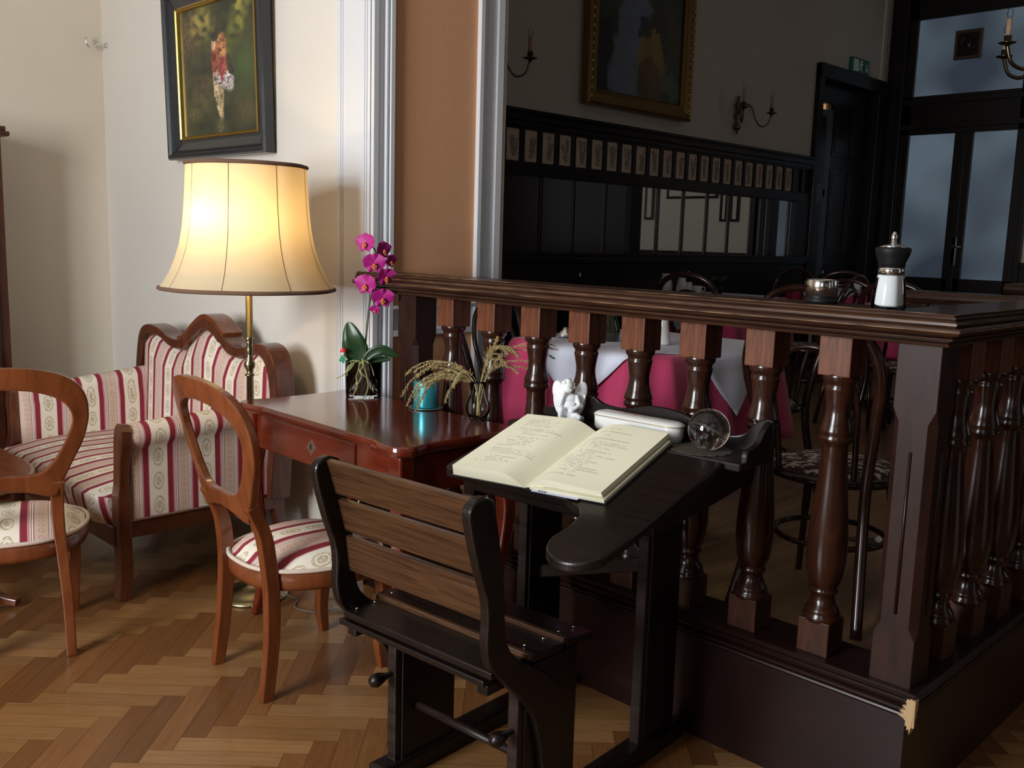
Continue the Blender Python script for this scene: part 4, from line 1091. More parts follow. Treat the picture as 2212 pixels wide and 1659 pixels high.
# ------------------------------------------------------------------ THINGS ON THE DESK
# open guest book
slope = math.atan(S0)
BT = DT @ Matrix.Translation((-.118, .455, sl(.455))) @ Matrix.Rotation(slope, 4, 'X') @ Matrix.Rotation(R(5), 4, 'Z')
t = thing('guest_book', 'thick open guest book with handwritten cream pages lying on the desk slope', 'book'); t.matrix_world = BT
bh = .182
b = MB(); b.box(-.245, .248, -bh-.004, bh+.004, .0005, .004); b.build('book_cover', 'cover', t, bevel=.001)
def pz(x):
    # top surface height of the page blocks across x
    if x < 0:
        f = -x/.235; return .005+.034*math.sin(min(1, f*3.0)*PI/2)*(1-.18*f)
    f = x/.235
    return .005+.038*math.sin(min(1, f*2.6)*PI/2)*(1-.32*f)
for sgn, wdt in ((-1, .235), (1, .235)):
    b = MB(); m_ = 28
    Pt = [(sgn*wdt*k/m_, pz(sgn*wdt*k/m_)) for k in range(m_+1)]
    vs = []; fs = []
    for y in (-bh, bh):
        for x, z in Pt: vs.append((x+(.000), y, z))
        for x, z in Pt: vs.append((x*1.01, y, .004 if sgn < 0 else min(z-.002, .004+.016*min(1, x/.08))))
    q = m_+1
    for k in range(m_):
        fs.append((k, k+1, 2*q+k+1, 2*q+k)); fs.append((k, q+k, q+k+1, k+1)); fs.append((2*q+k, 2*q+k+1, 3*q+k+1, 3*q+k))
    fs.append((m_, q+m_, 3*q+m_, 2*q+m_)); b.add(vs, fs); pg = b.build('page_block', 'paper', t)
    # cursive writing lines
    r = random.Random(11+sgn); b = MB()
    y = bh-.03
    while y > -bh+.04:
        xa = r.choice((.03, .035, .05, .07)) if sgn > 0 else r.choice((.04, .05, .07)); xb = r.uniform(.12, .20)
        if r.random() < .22: y -= .011; continue
        x = xa; pts = []
        ph = r.random()*6
        while x < xb:
            if r.random() < .06:
                if len(pts) > 3:
                    for p, p2 in zip(pts[:-1], pts[1:]):
                        b.add([(p[0], p[1]-.0005, p[2]), (p2[0], p2[1]-.0005, p2[2]), (p2[0], p2[1]+.0005, p2[2]), (p[0], p[1]+.0005, p[2])], [(0, 1, 2, 3)])
                pts = []; x += .006
            ph += r.uniform(.9, 1.8); xx = x if sgn > 0 else -.235+x
            yy = y+.0022*math.sin(ph)*r.uniform(.4, 1.4)-.0006*math.cos(ph*.5)
            pts.append((xx, yy, pz(xx)+.0009)); x += r.uniform(.0006, .0018)
        y -= r.uniform(.0105, .0125)
    if b.v: b.build('handwriting', 'ink', pg, fix=False)
# second bundle of leaves under the raised right page, and loose leaf edges
b = MB(); b.box(.02, .243, -bh-.004, bh-.008, .0042, .0135); b.build('page_block', 'paper', t, bevel=.001)
for k in range(4):
    b = MB(); hz = .0145+.0035*k
    b.grid(12, 4, lambda u, v: (.03+(.208-.004*k)*u, -bh-.003+.002*k+2*(bh-.006)*v, min(hz+.002*u, pz(.03+.2*u)-.003)+.001), True); b.build('loose_leaf', 'paper', t, fix=False)
b = MB(); b.add([(.03, -bh-.010, .006), (.17, -bh-.014, .006), (.19, -bh+.04, .0065), (.05, -bh+.05, .0065)], [(0, 1, 2, 3)])
b.box(.03, .17, -bh-.012, -bh+.03, .0045, .0062)
o = b.build('bookmark_card', 'blue_paper', t, bevel=0)
b = MB()
for k in range(3): b.box(.05+k*.009, .056+k*.009, -bh-.011, -bh-.004, .0062, .0068)
b.build('card_print', 'ink', o)

def on_desk(u, v, z): return DT @ Vector((u, v, z))
# angel figurine
t = None
b = MB()
def cpt(b, p, q, r0, r1, n=7):
    p = Vector(p); q = Vector(q)
    for k in range(n+1):
        f = k/n; b.sphere(p.lerp(q, f), r0+(r1-r0)*f, 12)
# sitting cherub, facing -y ; units metres, height .127
b.lathe([(.036, 0), (.038, .006), (.032, .012), (0, .016)], 20)
b.sphere((0, .004, .030), (.026, .022, .022)); b.sphere((.0, .004, .052), (.020, .016, .024)); b.sphere((0, 0, .068), (.022, .014, .014))
b.sphere((-.004, -.006, .098), (.0165, .0165, .019)); b.sphere((-.004, -.020, .094), (.010, .006, .010)); b.sphere((-.004, -.0235, .0945), (.0025, .003, .003))
for sx in (-1, 1): b.sphere((-.004+sx*.008, -.019, .092), (.005, .005, .005))
cpt(b, (-.002, -.001, .072), (-.004, -.004, .086), .008, .008)
rr = random.Random(2)
for k in range(70):
    a = rr.uniform(0, 2*PI); e = rr.uniform(-.1, 1.5)
    x, y, z = .0165*math.cos(e)*math.cos(a), .0165*math.cos(e)*math.sin(a), .019*math.sin(e)
    if y < -.008 and z < .009: continue
    b.sphere((-.004+x*1.05, -.006+y*1.05, .098+z*1.02), rr.uniform(.0035, .0055), 8)
cpt(b, (-.021, -.002, .070), (-.024, -.012, .050), .0075, .0065); cpt(b, (-.024, -.012, .050), (-.014, -.022, .082), .0065, .005); b.sphere((-.013, -.021, .085), .0065, 10)
cpt(b, (.021, -.001, .070), (.029, -.008, .050), .0075, .0065); cpt(b, (.029, -.008, .050), (.010, -.022, .036), .0065, .005); b.sphere((.008, -.023, .036), (.008, .005, .006))
cpt(b, (-.013, -.004, .026), (-.020, -.026, .038), .012, .010); cpt(b, (-.020, -.026, .038), (-.022, -.026, .012), .009, .006); b.sphere((-.022, -.032, .009), (.006, .011, .005))
cpt(b, (.014, -.004, .022), (.030, -.026, .018), .012, .009); cpt(b, (.030, -.026, .018), (.002, -.030, .011), .008, .006); b.sphere((-.006, -.031, .010), (.010, .006, .006))
for k in range(5): b.sphere((.034-.003*k, .004-.006*k, .010), (.010, .007, .010))
for sx in (-1, 1):
    T = Matrix.Rotation(sx*R(18), 4, 'Z') @ Matrix.Rotation(sx*R(14), 4, 'Y')
    b.sphere((sx*.030, .018, .076), (.019, .0055, .036), 18, T); b.sphere((sx*.031, .019, .050), (.014, .005, .036), 14, T)
    for k in range(5):
        b.sphere((sx*(.020+.005*k), .0135, .050+.002*k), (.0022, .003, .030-.002*k), 8, T)
o = b.build('angel_figurine', 'porcelain'); o.modifiers.new('rem', 'REMESH').mode = 'VOXEL'; o.modifiers['rem'].voxel_size = .0013; o.modifiers['rem'].use_smooth_shade = True
o.location = on_desk(-.300, .715, .9045); o.scale = (1.1, 1.1, 1.12); o.rotation_euler = (0, 0, R(38))
tag(o, 'white porcelain cherub with wings resting its chin on its hand', 'figurine')
# porcelain pencil box
t = thing('porcelain_box', 'long white porcelain box with floral lid on the desk shelf', 'box', on_desk(-.048, .715, .9045), R(3))
def stad(a, r, n=12):
    return arc(a-r, 0, r, -90, 90, n)+arc(-a+r, 0, r, 90, 270, n)
def loft(b, layers):
    n = len(layers[0][0]); vs = []
    for P, z in layers: vs += [(x, y, z) for x, y in P]
    fs = [(j*n+i, j*n+(i+1) % n, (j+1)*n+(i+1) % n, (j+1)*n+i) for j in range(len(layers)-1) for i in range(n)]
    fs += [tuple(range(n))[::-1], tuple((len(layers)-1)*n+i for i in range(n))]
    b.add(vs, fs, True)
b = MB(); loft(b, [(stad(.140, .028), 0), (stad(.143, .031), .004), (stad(.147, .035), .012), (stad(.148, .036), .042)]); b.build('box_body', 'white_china', t, bevel=.001)
b = MB(); loft(b, [(stad(.150, .038), .0425), (stad(.150, .038), .046), (stad(.146, .034), .051), (stad(.136, .024), .056), (stad(.12, .012), .058)]); ld = b.build('lid', 'white_china', t)
b = MB(); b.tube([(x, y, .0465) for x, y in stad(.1508, .0388)], .0009, 6, True); b.build('gilt_line', 'gold', ld)
b = MB()
for dx, dy, s in ((-.01, 0, 1), (.008, .005, .7), (-.026, .004, .6)):
    for k in range(5): b.sphere((dx+.004*s*math.cos(k*1.256), dy+.004*s*math.sin(k*1.256), .0580), (.0035*s, .0035*s, .0006), 8)
b.build('painted_rose', mat('rose_paint', (.45, .08, .09), .4), ld)
b = MB()
for dx, dy in ((-.045, 0), (.024, -.003), (-.035, .008), (.034, .006)): b.sphere((dx, dy, .0578), (.008, .0025, .0007), 8)
b.build('painted_leaf', mat('leaf_paint', (.10, .13, .06), .4), ld)
# crystal ball
bc = on_desk(.197, .685, .9045+.0575)
t = thing('crystal_ball', 'clear crystal ball with laser engraving standing on a lace mat', 'glass ball', bc)
b = MB(); b.sphere((0, 0, 0), .056, 48); b.build('ball', 'crystal', t)
b = MB(); r = random.Random(9)
for k in range(520):
    p = Vector((r.gauss(0, .010), r.gauss(0, .006), r.gauss(.006, .013)+0))
    p.x += .5*p.z
    b.sphere(p, r.uniform(.0004, .0012), 4)
b.build('engraving', mat('etched_white', (.8, .8, .8), .9), t)
b = MB(); dd = []
for k in range(64):
    a = 2*PI*k/64; rr_ = .082+.005*abs(math.sin(k*PI/4)); dd.append((rr_*math.cos(a), rr_*.93*math.sin(a)))
b.prism(dd, 0, .0018, ident); o = b.build('doily', 'doily'); o.location = on_desk(.175, .685, .9045)
tag(o, 'round scalloped grey-brown lace mat under the crystal ball', 'doily')
p = on_desk(.197, .685, .9045+.0585); bpy.data.objects['crystal_ball'].location = p

# ------------------------------------------------------------------ THINGS ON THE WRITING TABLE
ZT += .0005
# orchid
VX, VY = -2.975, 2.165
t = thing('potted_orchid', 'magenta orchid with curling roots in a clear glass vase', 'orchid', (VX, VY, ZT))
b = MB(); b.lathe([(.066, 0), (.068, .004), (.070, .14), (.067, .14), (.064, .012), (0, .010)], 32); b.build('vase', 'glass', t)
b = MB(); b.lathe([(.060, .013), (.0625, .10), (.05, .118), (.02, .125), (0, .125)], 24); b.build('potting_bark', 'soil', t)
def ribbon_leaf(P, wid, fold=.25, T=None):
    P = catmull(P, 6); n = len(P); b = MB(); vs = []; fs = []
    for i, p in enumerate(P):
        tt = (P[min(i+1, n-1)]-P[max(i-1, 0)]).normalized()
        sd = tt.cross(Vector((0, 0, 1)));  sd = (sd if sd.length > .1 else Vector((.7, .7, 0))).normalized(); nn = sd.cross(tt).normalized()
        f = i/(n-1); w_ = wid*math.sin(PI*min(1, f*.93+.07))**.6*(1 if f < .98 else .3)
        for k in (-1, -.5, 0, .5, 1): vs.append(p+sd*w_*k+nn*abs(k)*w_*fold)
        for k in (1, .5, 0, -.5, -1): vs.append(p+sd*w_*k+nn*(abs(k)*w_*fold-.0016))
    for i in range(n-1):
        for k in range(10): fs.append((i*10+k, i*10+(k+1) % 10, (i+1)*10+(k+1) % 10, (i+1)*10+k))
    b.add(vs, fs, True); return b
# view-facing directions: right = (.7,.7), toward camera = (.7,-.7)
def RV(r, d, z): return (.7071*r+.7071*d, .7071*r-.7071*d, z)
b = MB(); LP = []
def fan(P, w_, name='leaf'):
    # broad leaf seen face-on : width along the view's right
    P = catmull(P, 6); n = len(P); b = MB(); vs = []; fs = []
    for i, p in enumerate(P):
        f = i/(n-1); ww = w_*math.sin(PI*min(1, f*.9+.1))**.7
        tt = (P[min(i+1, n-1)]-P[max(i-1, 0)]).normalized(); sd = tt.cross(Vector((.7, -.7, .0))).normalized()
        for k in (-1, -.5, 0, .5, 1): vs.append(p+sd*ww*k+Vector((.7, -.7, 0))*(.25*ww*abs(k)))
        for k in (1, .5, 0, -.5, -1): vs.append(p+sd*ww*k+Vector((.7, -.7, 0))*(.25*ww*abs(k)-.0018))
    for i in range(n-1):
        for k in range(10): fs.append((i*10+k, i*10+(k+1) % 10, (i+1)*10+(k+1) % 10, (i+1)*10+k))
    b.add(vs, fs, True); b.build(name, 'leaf', t)
fan([RV(0, 0, .13), RV(-.02, 0, .17), RV(-.040, .01, .23), RV(-.06, .0, .29)], .046)
fan([RV(-.01, -.01, .13), RV(-.05, -.02, .17), RV(-.078, -.02, .225)], .030)
fan([RV(.0, .01, .135), RV(.03, .01, .168), RV(.07, .01, .185), RV(.11, .005, .172), RV(.135, 0, .160)], .021)
fan([RV(.0, .0, .13), RV(.04, -.005, .138), RV(.08, -.01, .148), RV(.105, -.01, .145)], .013)
SP = catmull([RV(0, 0, .13), RV(.012, 0, .26), RV(.025, 0, .38), RV(.058, 0, .49), RV(.045, 0, .56), RV(.016, 0, .592)], 8)
b = MB(); b.tube(SP, [.0045-.0025*i/len(SP) for i in range(len(SP))], 8); b.tube(catmull([RV(.01, .01, .14), RV(.012, .012, .22), RV(.026, .01, .38)], 5), .002, 6); b.build('flower_stem', 'stem', t)
# flowers
def flower(c, s, tilt, turn):
    T = Matrix.Translation(c) @ Matrix.Rotation(R(45)+turn, 4, 'Z') @ Matrix.Rotation(tilt, 4, 'X')
    b = MB()
    def petal(ang, ln, wd, back=0):
        n = 8; vs = []; fs = []
        for i in range(n+1):
            f = i/n; w_ = wd*math.sin(PI*min(.97, f*.85+.12))**.75
            for k in (-1, -.5, 0, .5, 1):
                x, y, z = w_*k, -.004-.010*f*f+.006*abs(k)-back, ln*f
                ca, sa = math.cos(ang), math.sin(ang)
                vs.append((x*ca+z*sa, y, -x*sa+z*ca))
        for i in range(n):
            for k in range(4): fs.append((i*5+k, i*5+k+1, (i+1)*5+k+1, (i+1)*5+k))
        b.add([Vector(v)*s for v in vs], fs, True, None, T)
    petal(R(70), .042, .026); petal(R(-70), .042, .026)
    petal(0, .036, .016, -.002); petal(R(145), .036, .015, -.002); petal(R(-145), .036, .015, -.002)
    o = b.build('flower', 'petal', t, fix=False); 
    q = MB(); q.sphere((0, -.010*s, -.004*s), (.006*s, .007*s, .006*s), 10)
    q.sphere((.006*s, -.012*s, -.010*s), (.004*s, .003*s, .006*s), 8); q.sphere((-.006*s, -.012*s, -.010*s), (.004*s, .003*s, .006*s), 8); q.sphere((0, -.015*s, -.016*s), (.005*s, .003*s, .008*s), 8)
    for v in q.v: pass
    qq = q.build('flower_lip', 'petal_core', o); qq.matrix_local = T
for (r, d, z, s, ti, tu) in ((-.0051, .02, .610, 1.05, R(-5), R(-25)), (.055, .0, .585, .95, R(0), R(55)), (.028, .03, .535, 1.1, R(8), R(10)), (.085, .01, .545, .75, R(10), R(60)), (.070, .02, .485, 1.0, R(12), R(35)), (-.002, .03, .455, 1.12, R(5), R(-20)), (.060, .03, .405, 1.1, R(15), R(15)), (.032, .03, .360, .55, R(30), R(-10))):
    flower(RV(r+.016, d, z-.018), s, ti, tu)
r = random.Random(4)
for P in ([RV(-.005, .03, .14), RV(-.02, .055, .10), RV(-.012, .074, .05), RV(-.03, .078, .01)], [RV(.0, .03, .14), RV(.02, .065, .10), RV(.03, .075, .05), RV(.015, .080, .008), RV(-.005, .085, .004)],
          [RV(-.01, .02, .135), RV(-.04, .05, .115), RV(-.075, .045, .085), RV(-.10, .04, .075)], [RV(.0, .02, .14), RV(-.01, .06, .12), RV(.005, .076, .09), RV(-.015, .076, .05), RV(-.02, .079, .03)],
          [RV(.005, .02, .145), RV(.035, .05, .13), RV(.05, .058, .09)], [RV(-.01, .02, .14), RV(-.045, .03, .14), RV(-.06, .04, .10)], [RV(.0, .03, .15), RV(.01, .06, .13), RV(.0, .07, .11), RV(.02, .072, .085)], [RV(-.02, .02, .14), RV(-.05, .035, .12), RV(-.055, .05, .085)]):
    b = MB(); P = catmull(P, 6); b.tube(P, [.0028-.001*i/len(P) for i in range(len(P))], 7); b.build('root', 'root', t)
# mushroom pick and clover
t = thing('mushroom_pick', 'tiny red mushroom and green clover ornament stuck in the orchid pot', 'ornament', (VX+RV(-.072, .03, 0)[0], VY+RV(-.072, .03, 0)[1], ZT+.15))
b = MB(); b.lathe([(0, .040), (.008, .038), (.013, .031), (.014, .026), (0, .027)], 16); b.build('mushroom_cap', 'red', t)
b = MB(); b.lathe([(.004, .008), (.0035, .02), (.010, .026), (0, .027)], 12); b.build('mushroom_stalk', 'white_china', t)
b = MB()
for k in range(4): a = k*PI/2+.4; b.sphere((.7*.008*math.cos(a)+.004, .7*.008*math.cos(a)-.008, .008*math.sin(a)-.002), (.008, .003, .008), 10)
b.build('clover_leaf', 'clover', t)
b = MB(); b.tube([(.0, .0, .01), (.02, .01, -.03)], .001, 6); b.build('wire', 'stem', t)
# candle + saucer
CX_, CY_ = -2.662, 2.205
CX_, CY_ = -2.636, 2.200
t = thing('candle', 'thick metallic teal candle with embossed swirls', 'candle', (CX_, CY_, ZT+.0062))
b = MB(); b.lathe([(.045, 0), (.046, .003), (.046, .086), (.044, .092), (.040, .094), (0, .0925)], 40); b.build('candle_body', 'teal', t)
b = MB()
for k in range(2):
    P = catmull([RV(-.028+.01*k, .0365, .015), RV(-.035, .031, .035), RV(-.026, .0395, .05), RV(-.036, .030, .07)], 6); b.tube(P, .0014, 6)
for k in range(5): b.sphere(RV(-.03+.004*(k % 2), .036, .02+.012*k), (.0025, .0025, .0025), 8)
b.build('embossing', 'teal', t)
b = MB(); b.tube([(0, 0, .09), (.001, 0, .102)], .001, 6); b.build('wick', 'black', t)
o = MB().lathe([(.045, 0), (.062, .002), (.064, .0045), (.060, .004), (.045, .0055), (0, .0055)], 40).build('saucer', 'saucer'); o.location = (CX_, CY_, ZT)
tag(o, 'flat teal and gilt saucer under the candle', 'saucer')
# bud vase with dried grass
GX, GY = -2.335, 2.180
o = MB().lathe([(.020, 0), (.024, .004), (.036, .03), (.038, .045), (.034, .062), (.024, .085), (.021, .10), (.026, .122), (.028, .128), (.026, .128), (.019, .10), (.0215, .085), (.0315, .062), (.0355, .045), (.0335, .03), (.0215, .008), (0, .007)], 32).build('bud_vase', 'glass'); o.location = (GX, GY, ZT); o.scale = (1.12, 1.12, 1.10)
tag(o, 'small clear glass bud vase holding dried grass', 'vase')
t = thing('dried_grass_bouquet', 'bunch of drooping golden dried grass in the bud vase', 'dried grass', (GX, GY, ZT))
r = random.Random(21)
for k in range(30):
    side = r.random()
    if side < .62: ex, ez, dr = r.uniform(-.24, -.06), r.uniform(.14, .21), r.uniform(.03, .11)
    else: ex, ez, dr = r.uniform(.05, .24), r.uniform(.19, .27), r.uniform(-.0, .03)
    d = r.uniform(-.05, .05)
    P = [RV(r.uniform(-.006, .006), r.uniform(-.006, .006), .02), RV(ex*.05, d*.1, .12), RV(ex*.35, d*.4, .12+(ez-.12)*.85), RV(ex*.7, d*.8, ez), RV(ex*.95, d, ez-dr*.45), RV(ex*1.08, d*1.1, ez-dr)]
    if k == 0: P = [RV(0, 0, .02), RV(.02, 0, .13), RV(.06, 0, .21), RV(.13, 0, .265), RV(.20, 0, .28), RV(.25, 0, .27)]
    if k == 1: P = [RV(0, 0, .02), RV(.02, 0, .13), RV(.035, 0, .2), RV(.05, 0, .26), RV(.06, 0, .285)]
    P = catmull(P, 5); n = len(P); b = MB(); b.tube(P, .0008, 4)
    for i in range(int(n*.36), n):
        f = (i-n*.36)/(n*.64)
        for q in range(5):
            ln = .017*(1-.45*f)*r.uniform(.4, 1.3); a = r.uniform(0, 2*PI)
            dv = Vector((math.cos(a)*.6, math.sin(a)*.6, -.25)).normalized(); tt = (P[min(i+1, n-1)]-P[i-1]).normalized()
            e = P[i]+(tt*1.5+dv).normalized()*ln
            b.tube([P[i], e], .0004, 3)
            for h in (.45, .75, 1.0): b.sphere(P[i].lerp(e, h)+Vector((r.uniform(-.002, .002), r.uniform(-.002, .002), r.uniform(-.002, .002))), (.0011, .0011, .0019), 5)
    b.build('grass_stalk', 'straw', t, fix=False)

# ------------------------------------------------------------------ ON THE HANDRAIL
t = thing('sugar_shaker', 'glass sugar shaker with black collar and steel spout on the handrail corner', 'sugar shaker', (-.995, 2.30, 1.3095))
b = MB(); b.lathe([(.038, 0), (.041, .003), (.0405, .012), (.034, .072), (.031, .082), (.030, .084), (.028, .084), (.0332, .072), (.0395, .012), (.0375, .006), (0, .005)], 32); b.build('jar', 'glass', t)
b = MB(); b.lathe([(.0368, .0062), (.0388, .012), (.0326, .072), (.0305, .081), (.0, .082)], 28); b.build('sugar', 'salt', t)
b = MB(); b.lathe([(.031, .083), (.031, .099), (.029, .100)], 28); b.build('steel_ring', 'steel', t)
b = MB(); b.lathe([(.030, .099), (.031, .112), (.039, .130), (.042, .142), (.041, .147), (.036, .149)], 32); b.build('collar', 'black', t)
b = MB(); b.lathe([(.036, .149), (.02, .155), (.008, .158)], 28); b.lathe([(.0075, .156), (.0075, .176), (.004, .186), (0, .187)], 12, Matrix.Translation((0, 0, 0))); b.build('spout', 'steel', t)
t = thing('steel_pot', 'small polished steel container with black base on the handrail', 'container', (-1.185, 2.325, 1.3095))
b = MB(); b.lathe([(.040, .014), (.040, .060), (.0385, .062), (.0375, .060), (.0375, .016), (0, .016)], 40); b.build('steel_wall', 'steel', t)
b = MB(); b.lathe([(.042, 0), (.042, .012), (.038, .015), (0, .015)], 32); b.build('base', 'black', t)

# ------------------------------------------------------------------ DINING ROOM FURNITURE
DZ = .30
def bentwood_chair(label, loc, rz):
    t = thing('bentwood_chair', label, 'chair', loc, rz, 'bentwood chairs in the dining room')
    b = MB(); b.tube([(.205*math.cos(a), .205*math.sin(a)*.97, .435) for a in [2*PI*k/40 for k in range(40)]], .017, 8, True, flat=1.3); b.build('seat_ring', 'bentwood', t)
    b = MB(); b.lathe([(.195, .43), (.203, .447), (.18, .462), (.10, .470), (0, .472)], 32); b.build('seat_pad', 'floral', t)
    for s in (-1, 1):
        b = MB(); b.tube(catmull([(s*.135, .14, .43), (s*.15, .165, .25), (s*.175, .205, 0)], 5), [.015]*6+[.012]*5, 10); b.build('leg', 'bentwood', t)
    P = catmull([(-.205, -.285, 0), (-.175, -.21, .25), (-.165, -.185, .44), (-.185, -.215, .62), (-.205, -.27, .80), (-.15, -.31, .92), (0, -.325, .965), (.15, -.31, .92), (.205, -.27, .80), (.185, -.215, .62), (.165, -.185, .44), (.175, -.21, .25), (.205, -.285, 0)], 6)
    b = MB(); b.tube(P, .018, 10); b.build('back_bow', 'bentwood', t)
    P = catmull([(-.12, -.165, .44), (-.125, -.19, .58), (-.13, -.235, .72), (-.08, -.275, .83), (0, -.285, .86), (.08, -.275, .83), (.13, -.235, .72), (.125, -.19, .58), (.12, -.165, .44)], 6)
    b = MB(); b.tube(P, .010, 8); b.build('inner_bow', 'bentwood', t)
    b = MB(); b.tube([(.175*math.cos(a), .175*math.sin(a)-.0, .22) for a in [2*PI*k/40 for k in range(40)]], .010, 8, True); b.build('ring_stretcher', 'bentwood', t)
    return t
ch = bentwood_chair('bentwood chair with floral seat right behind the balusters near the corner post', (-1.385, 2.90, DZ), R(6))
ch_list = [((-2.79, 2.93), -86, 'bentwood chair at the left side of the pink and white table'),
           ((-2.25, 3.82), 175, 'bentwood chair behind the pink and white table'),
           ((-2.36, 5.78), 3, 'bentwood chair seen just left of the corner post, farther back'),
           ((-3.55, 5.35), 10, 'bentwood chair in front of the table with the coffee cups'),
           ((-4.15, 7.25), 170, 'bentwood chair behind the table with the coffee cups'),
           ((-3.30, 6.35), 95, 'bentwood chair right of the table with the coffee cups'),
           ((-3.75, 7.75), 25, 'bentwood chair near the farthest pink table'),
]
for (x, y), a, lb in ch_list: dup(ch, (x, y, DZ), R(a), lb)
def spindle_chair(label, loc, rz):
    t = thing('fan_back_chair', label, 'chair', loc, rz)
    b = MB(); b.lathe([(.20, .43), (.21, .445), (.20, .46), (0, .46)], 28); b.build('seat', 'bentwood', t)
    b = MB(); b.tube(catmull([(-.20, -.10, .46), (-.235, -.17, .62), (-.20, -.24, .86), (0, -.27, .96), (.20, -.24, .86), (.235, -.17, .62), (.20, -.10, .46)], 6), .012, 8); b.build('back_bow', 'bentwood', t)
    for k in range(6):
        a = R(-50+20*k); b = MB(); b.tube(catmull([(0+.012*(k-2.5), -.17, .50), (.09*math.sin(a)*1.1, -.205, .64), (.22*math.sin(a), -.245, +.50+.36*math.cos(a)*1.15)], 4), .007, 6); b.build('spindle', 'bentwood', t)
    for sx in (-1, 1):
        for sy in (-1, 1): b = MB(); b.tube([(sx*.13, sy*.13, .43), (sx*.18, sy*.19, 0)], .014, 8); b.build('leg', 'bentwood', t)
spindle_chair('dark chair with fanned curved spindles behind the steel container', (-2.78, 6.02, DZ), R(4))
# tables with cloths
def cloth(b, h, drop, top, amp=.02, seed=0, flare=.05, e=0):
    n = 96
    r = random.Random(seed); ph = [r.uniform(0, 6) for _ in range(3)]
    def per(k):
        s = (k/n*4) % 4; i = int(s); f = s-i
        c = [(-h, -h), (h, -h), (h, h), (-h, h)]; a, d = c[i], c[(i+1) % 4]
        x, y = a[0]+(d[0]-a[0])*f, a[1]+(d[1]-a[1])*f
        nx, ny = [(0, -1), (1, 0), (0, 1), (-1, 0)][i]
        cd = min(f, 1-f)
        q = max(0, 1-cd*5)
        cx = (1 if x > 0 else -1); cy = (1 if y > 0 else -1)
        nx, ny = nx*(1-q*.5)+cx*q*.5, ny*(1-q*.5)+cy*q*.5
        return x, y, nx, ny, f, q
    rows = [(0, 0), (.006, .004), (.014, .02)]+[(.014+.0, .02+(drop-.02)*j/8) for j in range(1, 9)]
    vs = []
    for ro, dz in rows:
        for k in range(n):
            x, y, nx, ny, f, q = per(k); g = dz/drop
            wv = amp*g*(math.sin(f*2*PI*3+ph[0])+.6*math.sin(f*2*PI*5+ph[1]))*(1-q)+q*g*.05
            o_ = ro+flare*g+wv+e
            # corner rounding
            vs.append((x*(1-.015*q)+nx*o_, y*(1-.015*q)+ny*o_, top-dz-(-.0 if q == 0 else q*g*.02)+e*.5))
    fs = [(j*n+k, j*n+(k+1) % n, (j+1)*n+(k+1) % n, (j+1)*n+k) for j in range(len(rows)-1) for k in range(n)]
    fs.append(tuple(range(n)))
    b.add(vs, fs, True)
    return per
def dining_table(x, y, h, lab, lab2, lab3=None, rz=0):
    t = thing('dining_table', lab, 'table', (x, y, DZ), rz, 'square dining tables')
    b = MB(); b.box(-h, h, -h, h, .735, .765); b.build('tabletop', 'panel_wood', t, bevel=.004)
    b = MB(); b.lathe([(.04, .735), (.04, .1), (.06, .05)], 16); b.build('pedestal', 'panel_wood', t)
    b = MB(); b.box(-.3, .3, -.03, .03, 0, .06); b.box(-.03, .03, -.3, .3, 0, .06); b.build('foot', 'panel_wood', t, bevel=.01)
    if lab2:
        b = MB(); cloth(b, h, .35, .768, .022, int(x*10), .04)
        o = b.build('tablecloth', 'pink_cloth'); o.location = (x, y, DZ); o.rotation_euler = (0, 0, rz); tag(o, lab2, 'tablecloth', 'pink tablecloths')
        o.modifiers.new('solid', 'SOLIDIFY').thickness = .0015
    if lab3:
        D = h*1.66; b = MB(); zt = .7715
        # octagonal top part
        q = D-h
        P = [(-q, -h), (q, -h), (h, -q), (h, q), (q, h), (-q, h), (-h, q), (-h, -q)]
        b.add([(a, c, zt) for a, c in P], [tuple(range(8))])
        for ax in range(4):
            T = Matrix.Rotation(ax*PI/2, 4, 'Z'); vs = []; fs = []; m_ = 8; nr = 8
            for j in range(nr+1):
                g = j/nr; dz = q*g*.97
                for i in range(m_+1):
                    xx = (-q+2*q*i/m_)*(1-g)
                    o_ = .018+.04*(dz/.35)+.012*math.sin(xx*26+ax)*g*(1-g)*2+.014
                    if j == 0: o_ = 0
                    vs.append((xx, -h-o_, zt-dz-(0 if j else 0)))
            for j in range(nr):
                for i in range(m_): fs.append((j*(m_+1)+i, j*(m_+1)+i+1, (j+1)*(m_+1)+i+1, (j+1)*(m_+1)+i))
            b.add(vs, fs, True, None, T)
        o = b.build('table_overlay', 'white_cloth'); o.location = (x, y, DZ); o.rotation_euler = (0, 0, rz); tag(o, lab3, 'tablecloth', 'white overlay cloths')
        o.modifiers.new('solid', 'SOLIDIFY').thickness = .0015
dining_table(-2.27, 3.02, .375, 'square table under the pink and white cloths, right behind the balusters', 'pink tablecloth with folds hanging behind the balusters', 'white overlay cloth hanging in points over the nearest pink cloth')
dining_table(-4.10, 6.30, .40, 'square table set with a coffee cup and pots under the wall mirror', 'pink tablecloth under the coffee pots, middle distance', 'white overlay under the coffee pots, middle distance')
dining_table(-4.12, 8.60, .40, 'farthest square table with a single cup', 'pink tablecloth of the farthest table', 'white overlay cloth of the farthest table')
dining_table(-2.72, 6.72, .38, 'small square table behind the corner post', 'pink tablecloth seen left of the corner post', None)
dining_table(-4.2, 4.9, .36, 'bare dark square table near the bench, left', None)
TZ = DZ+.7730
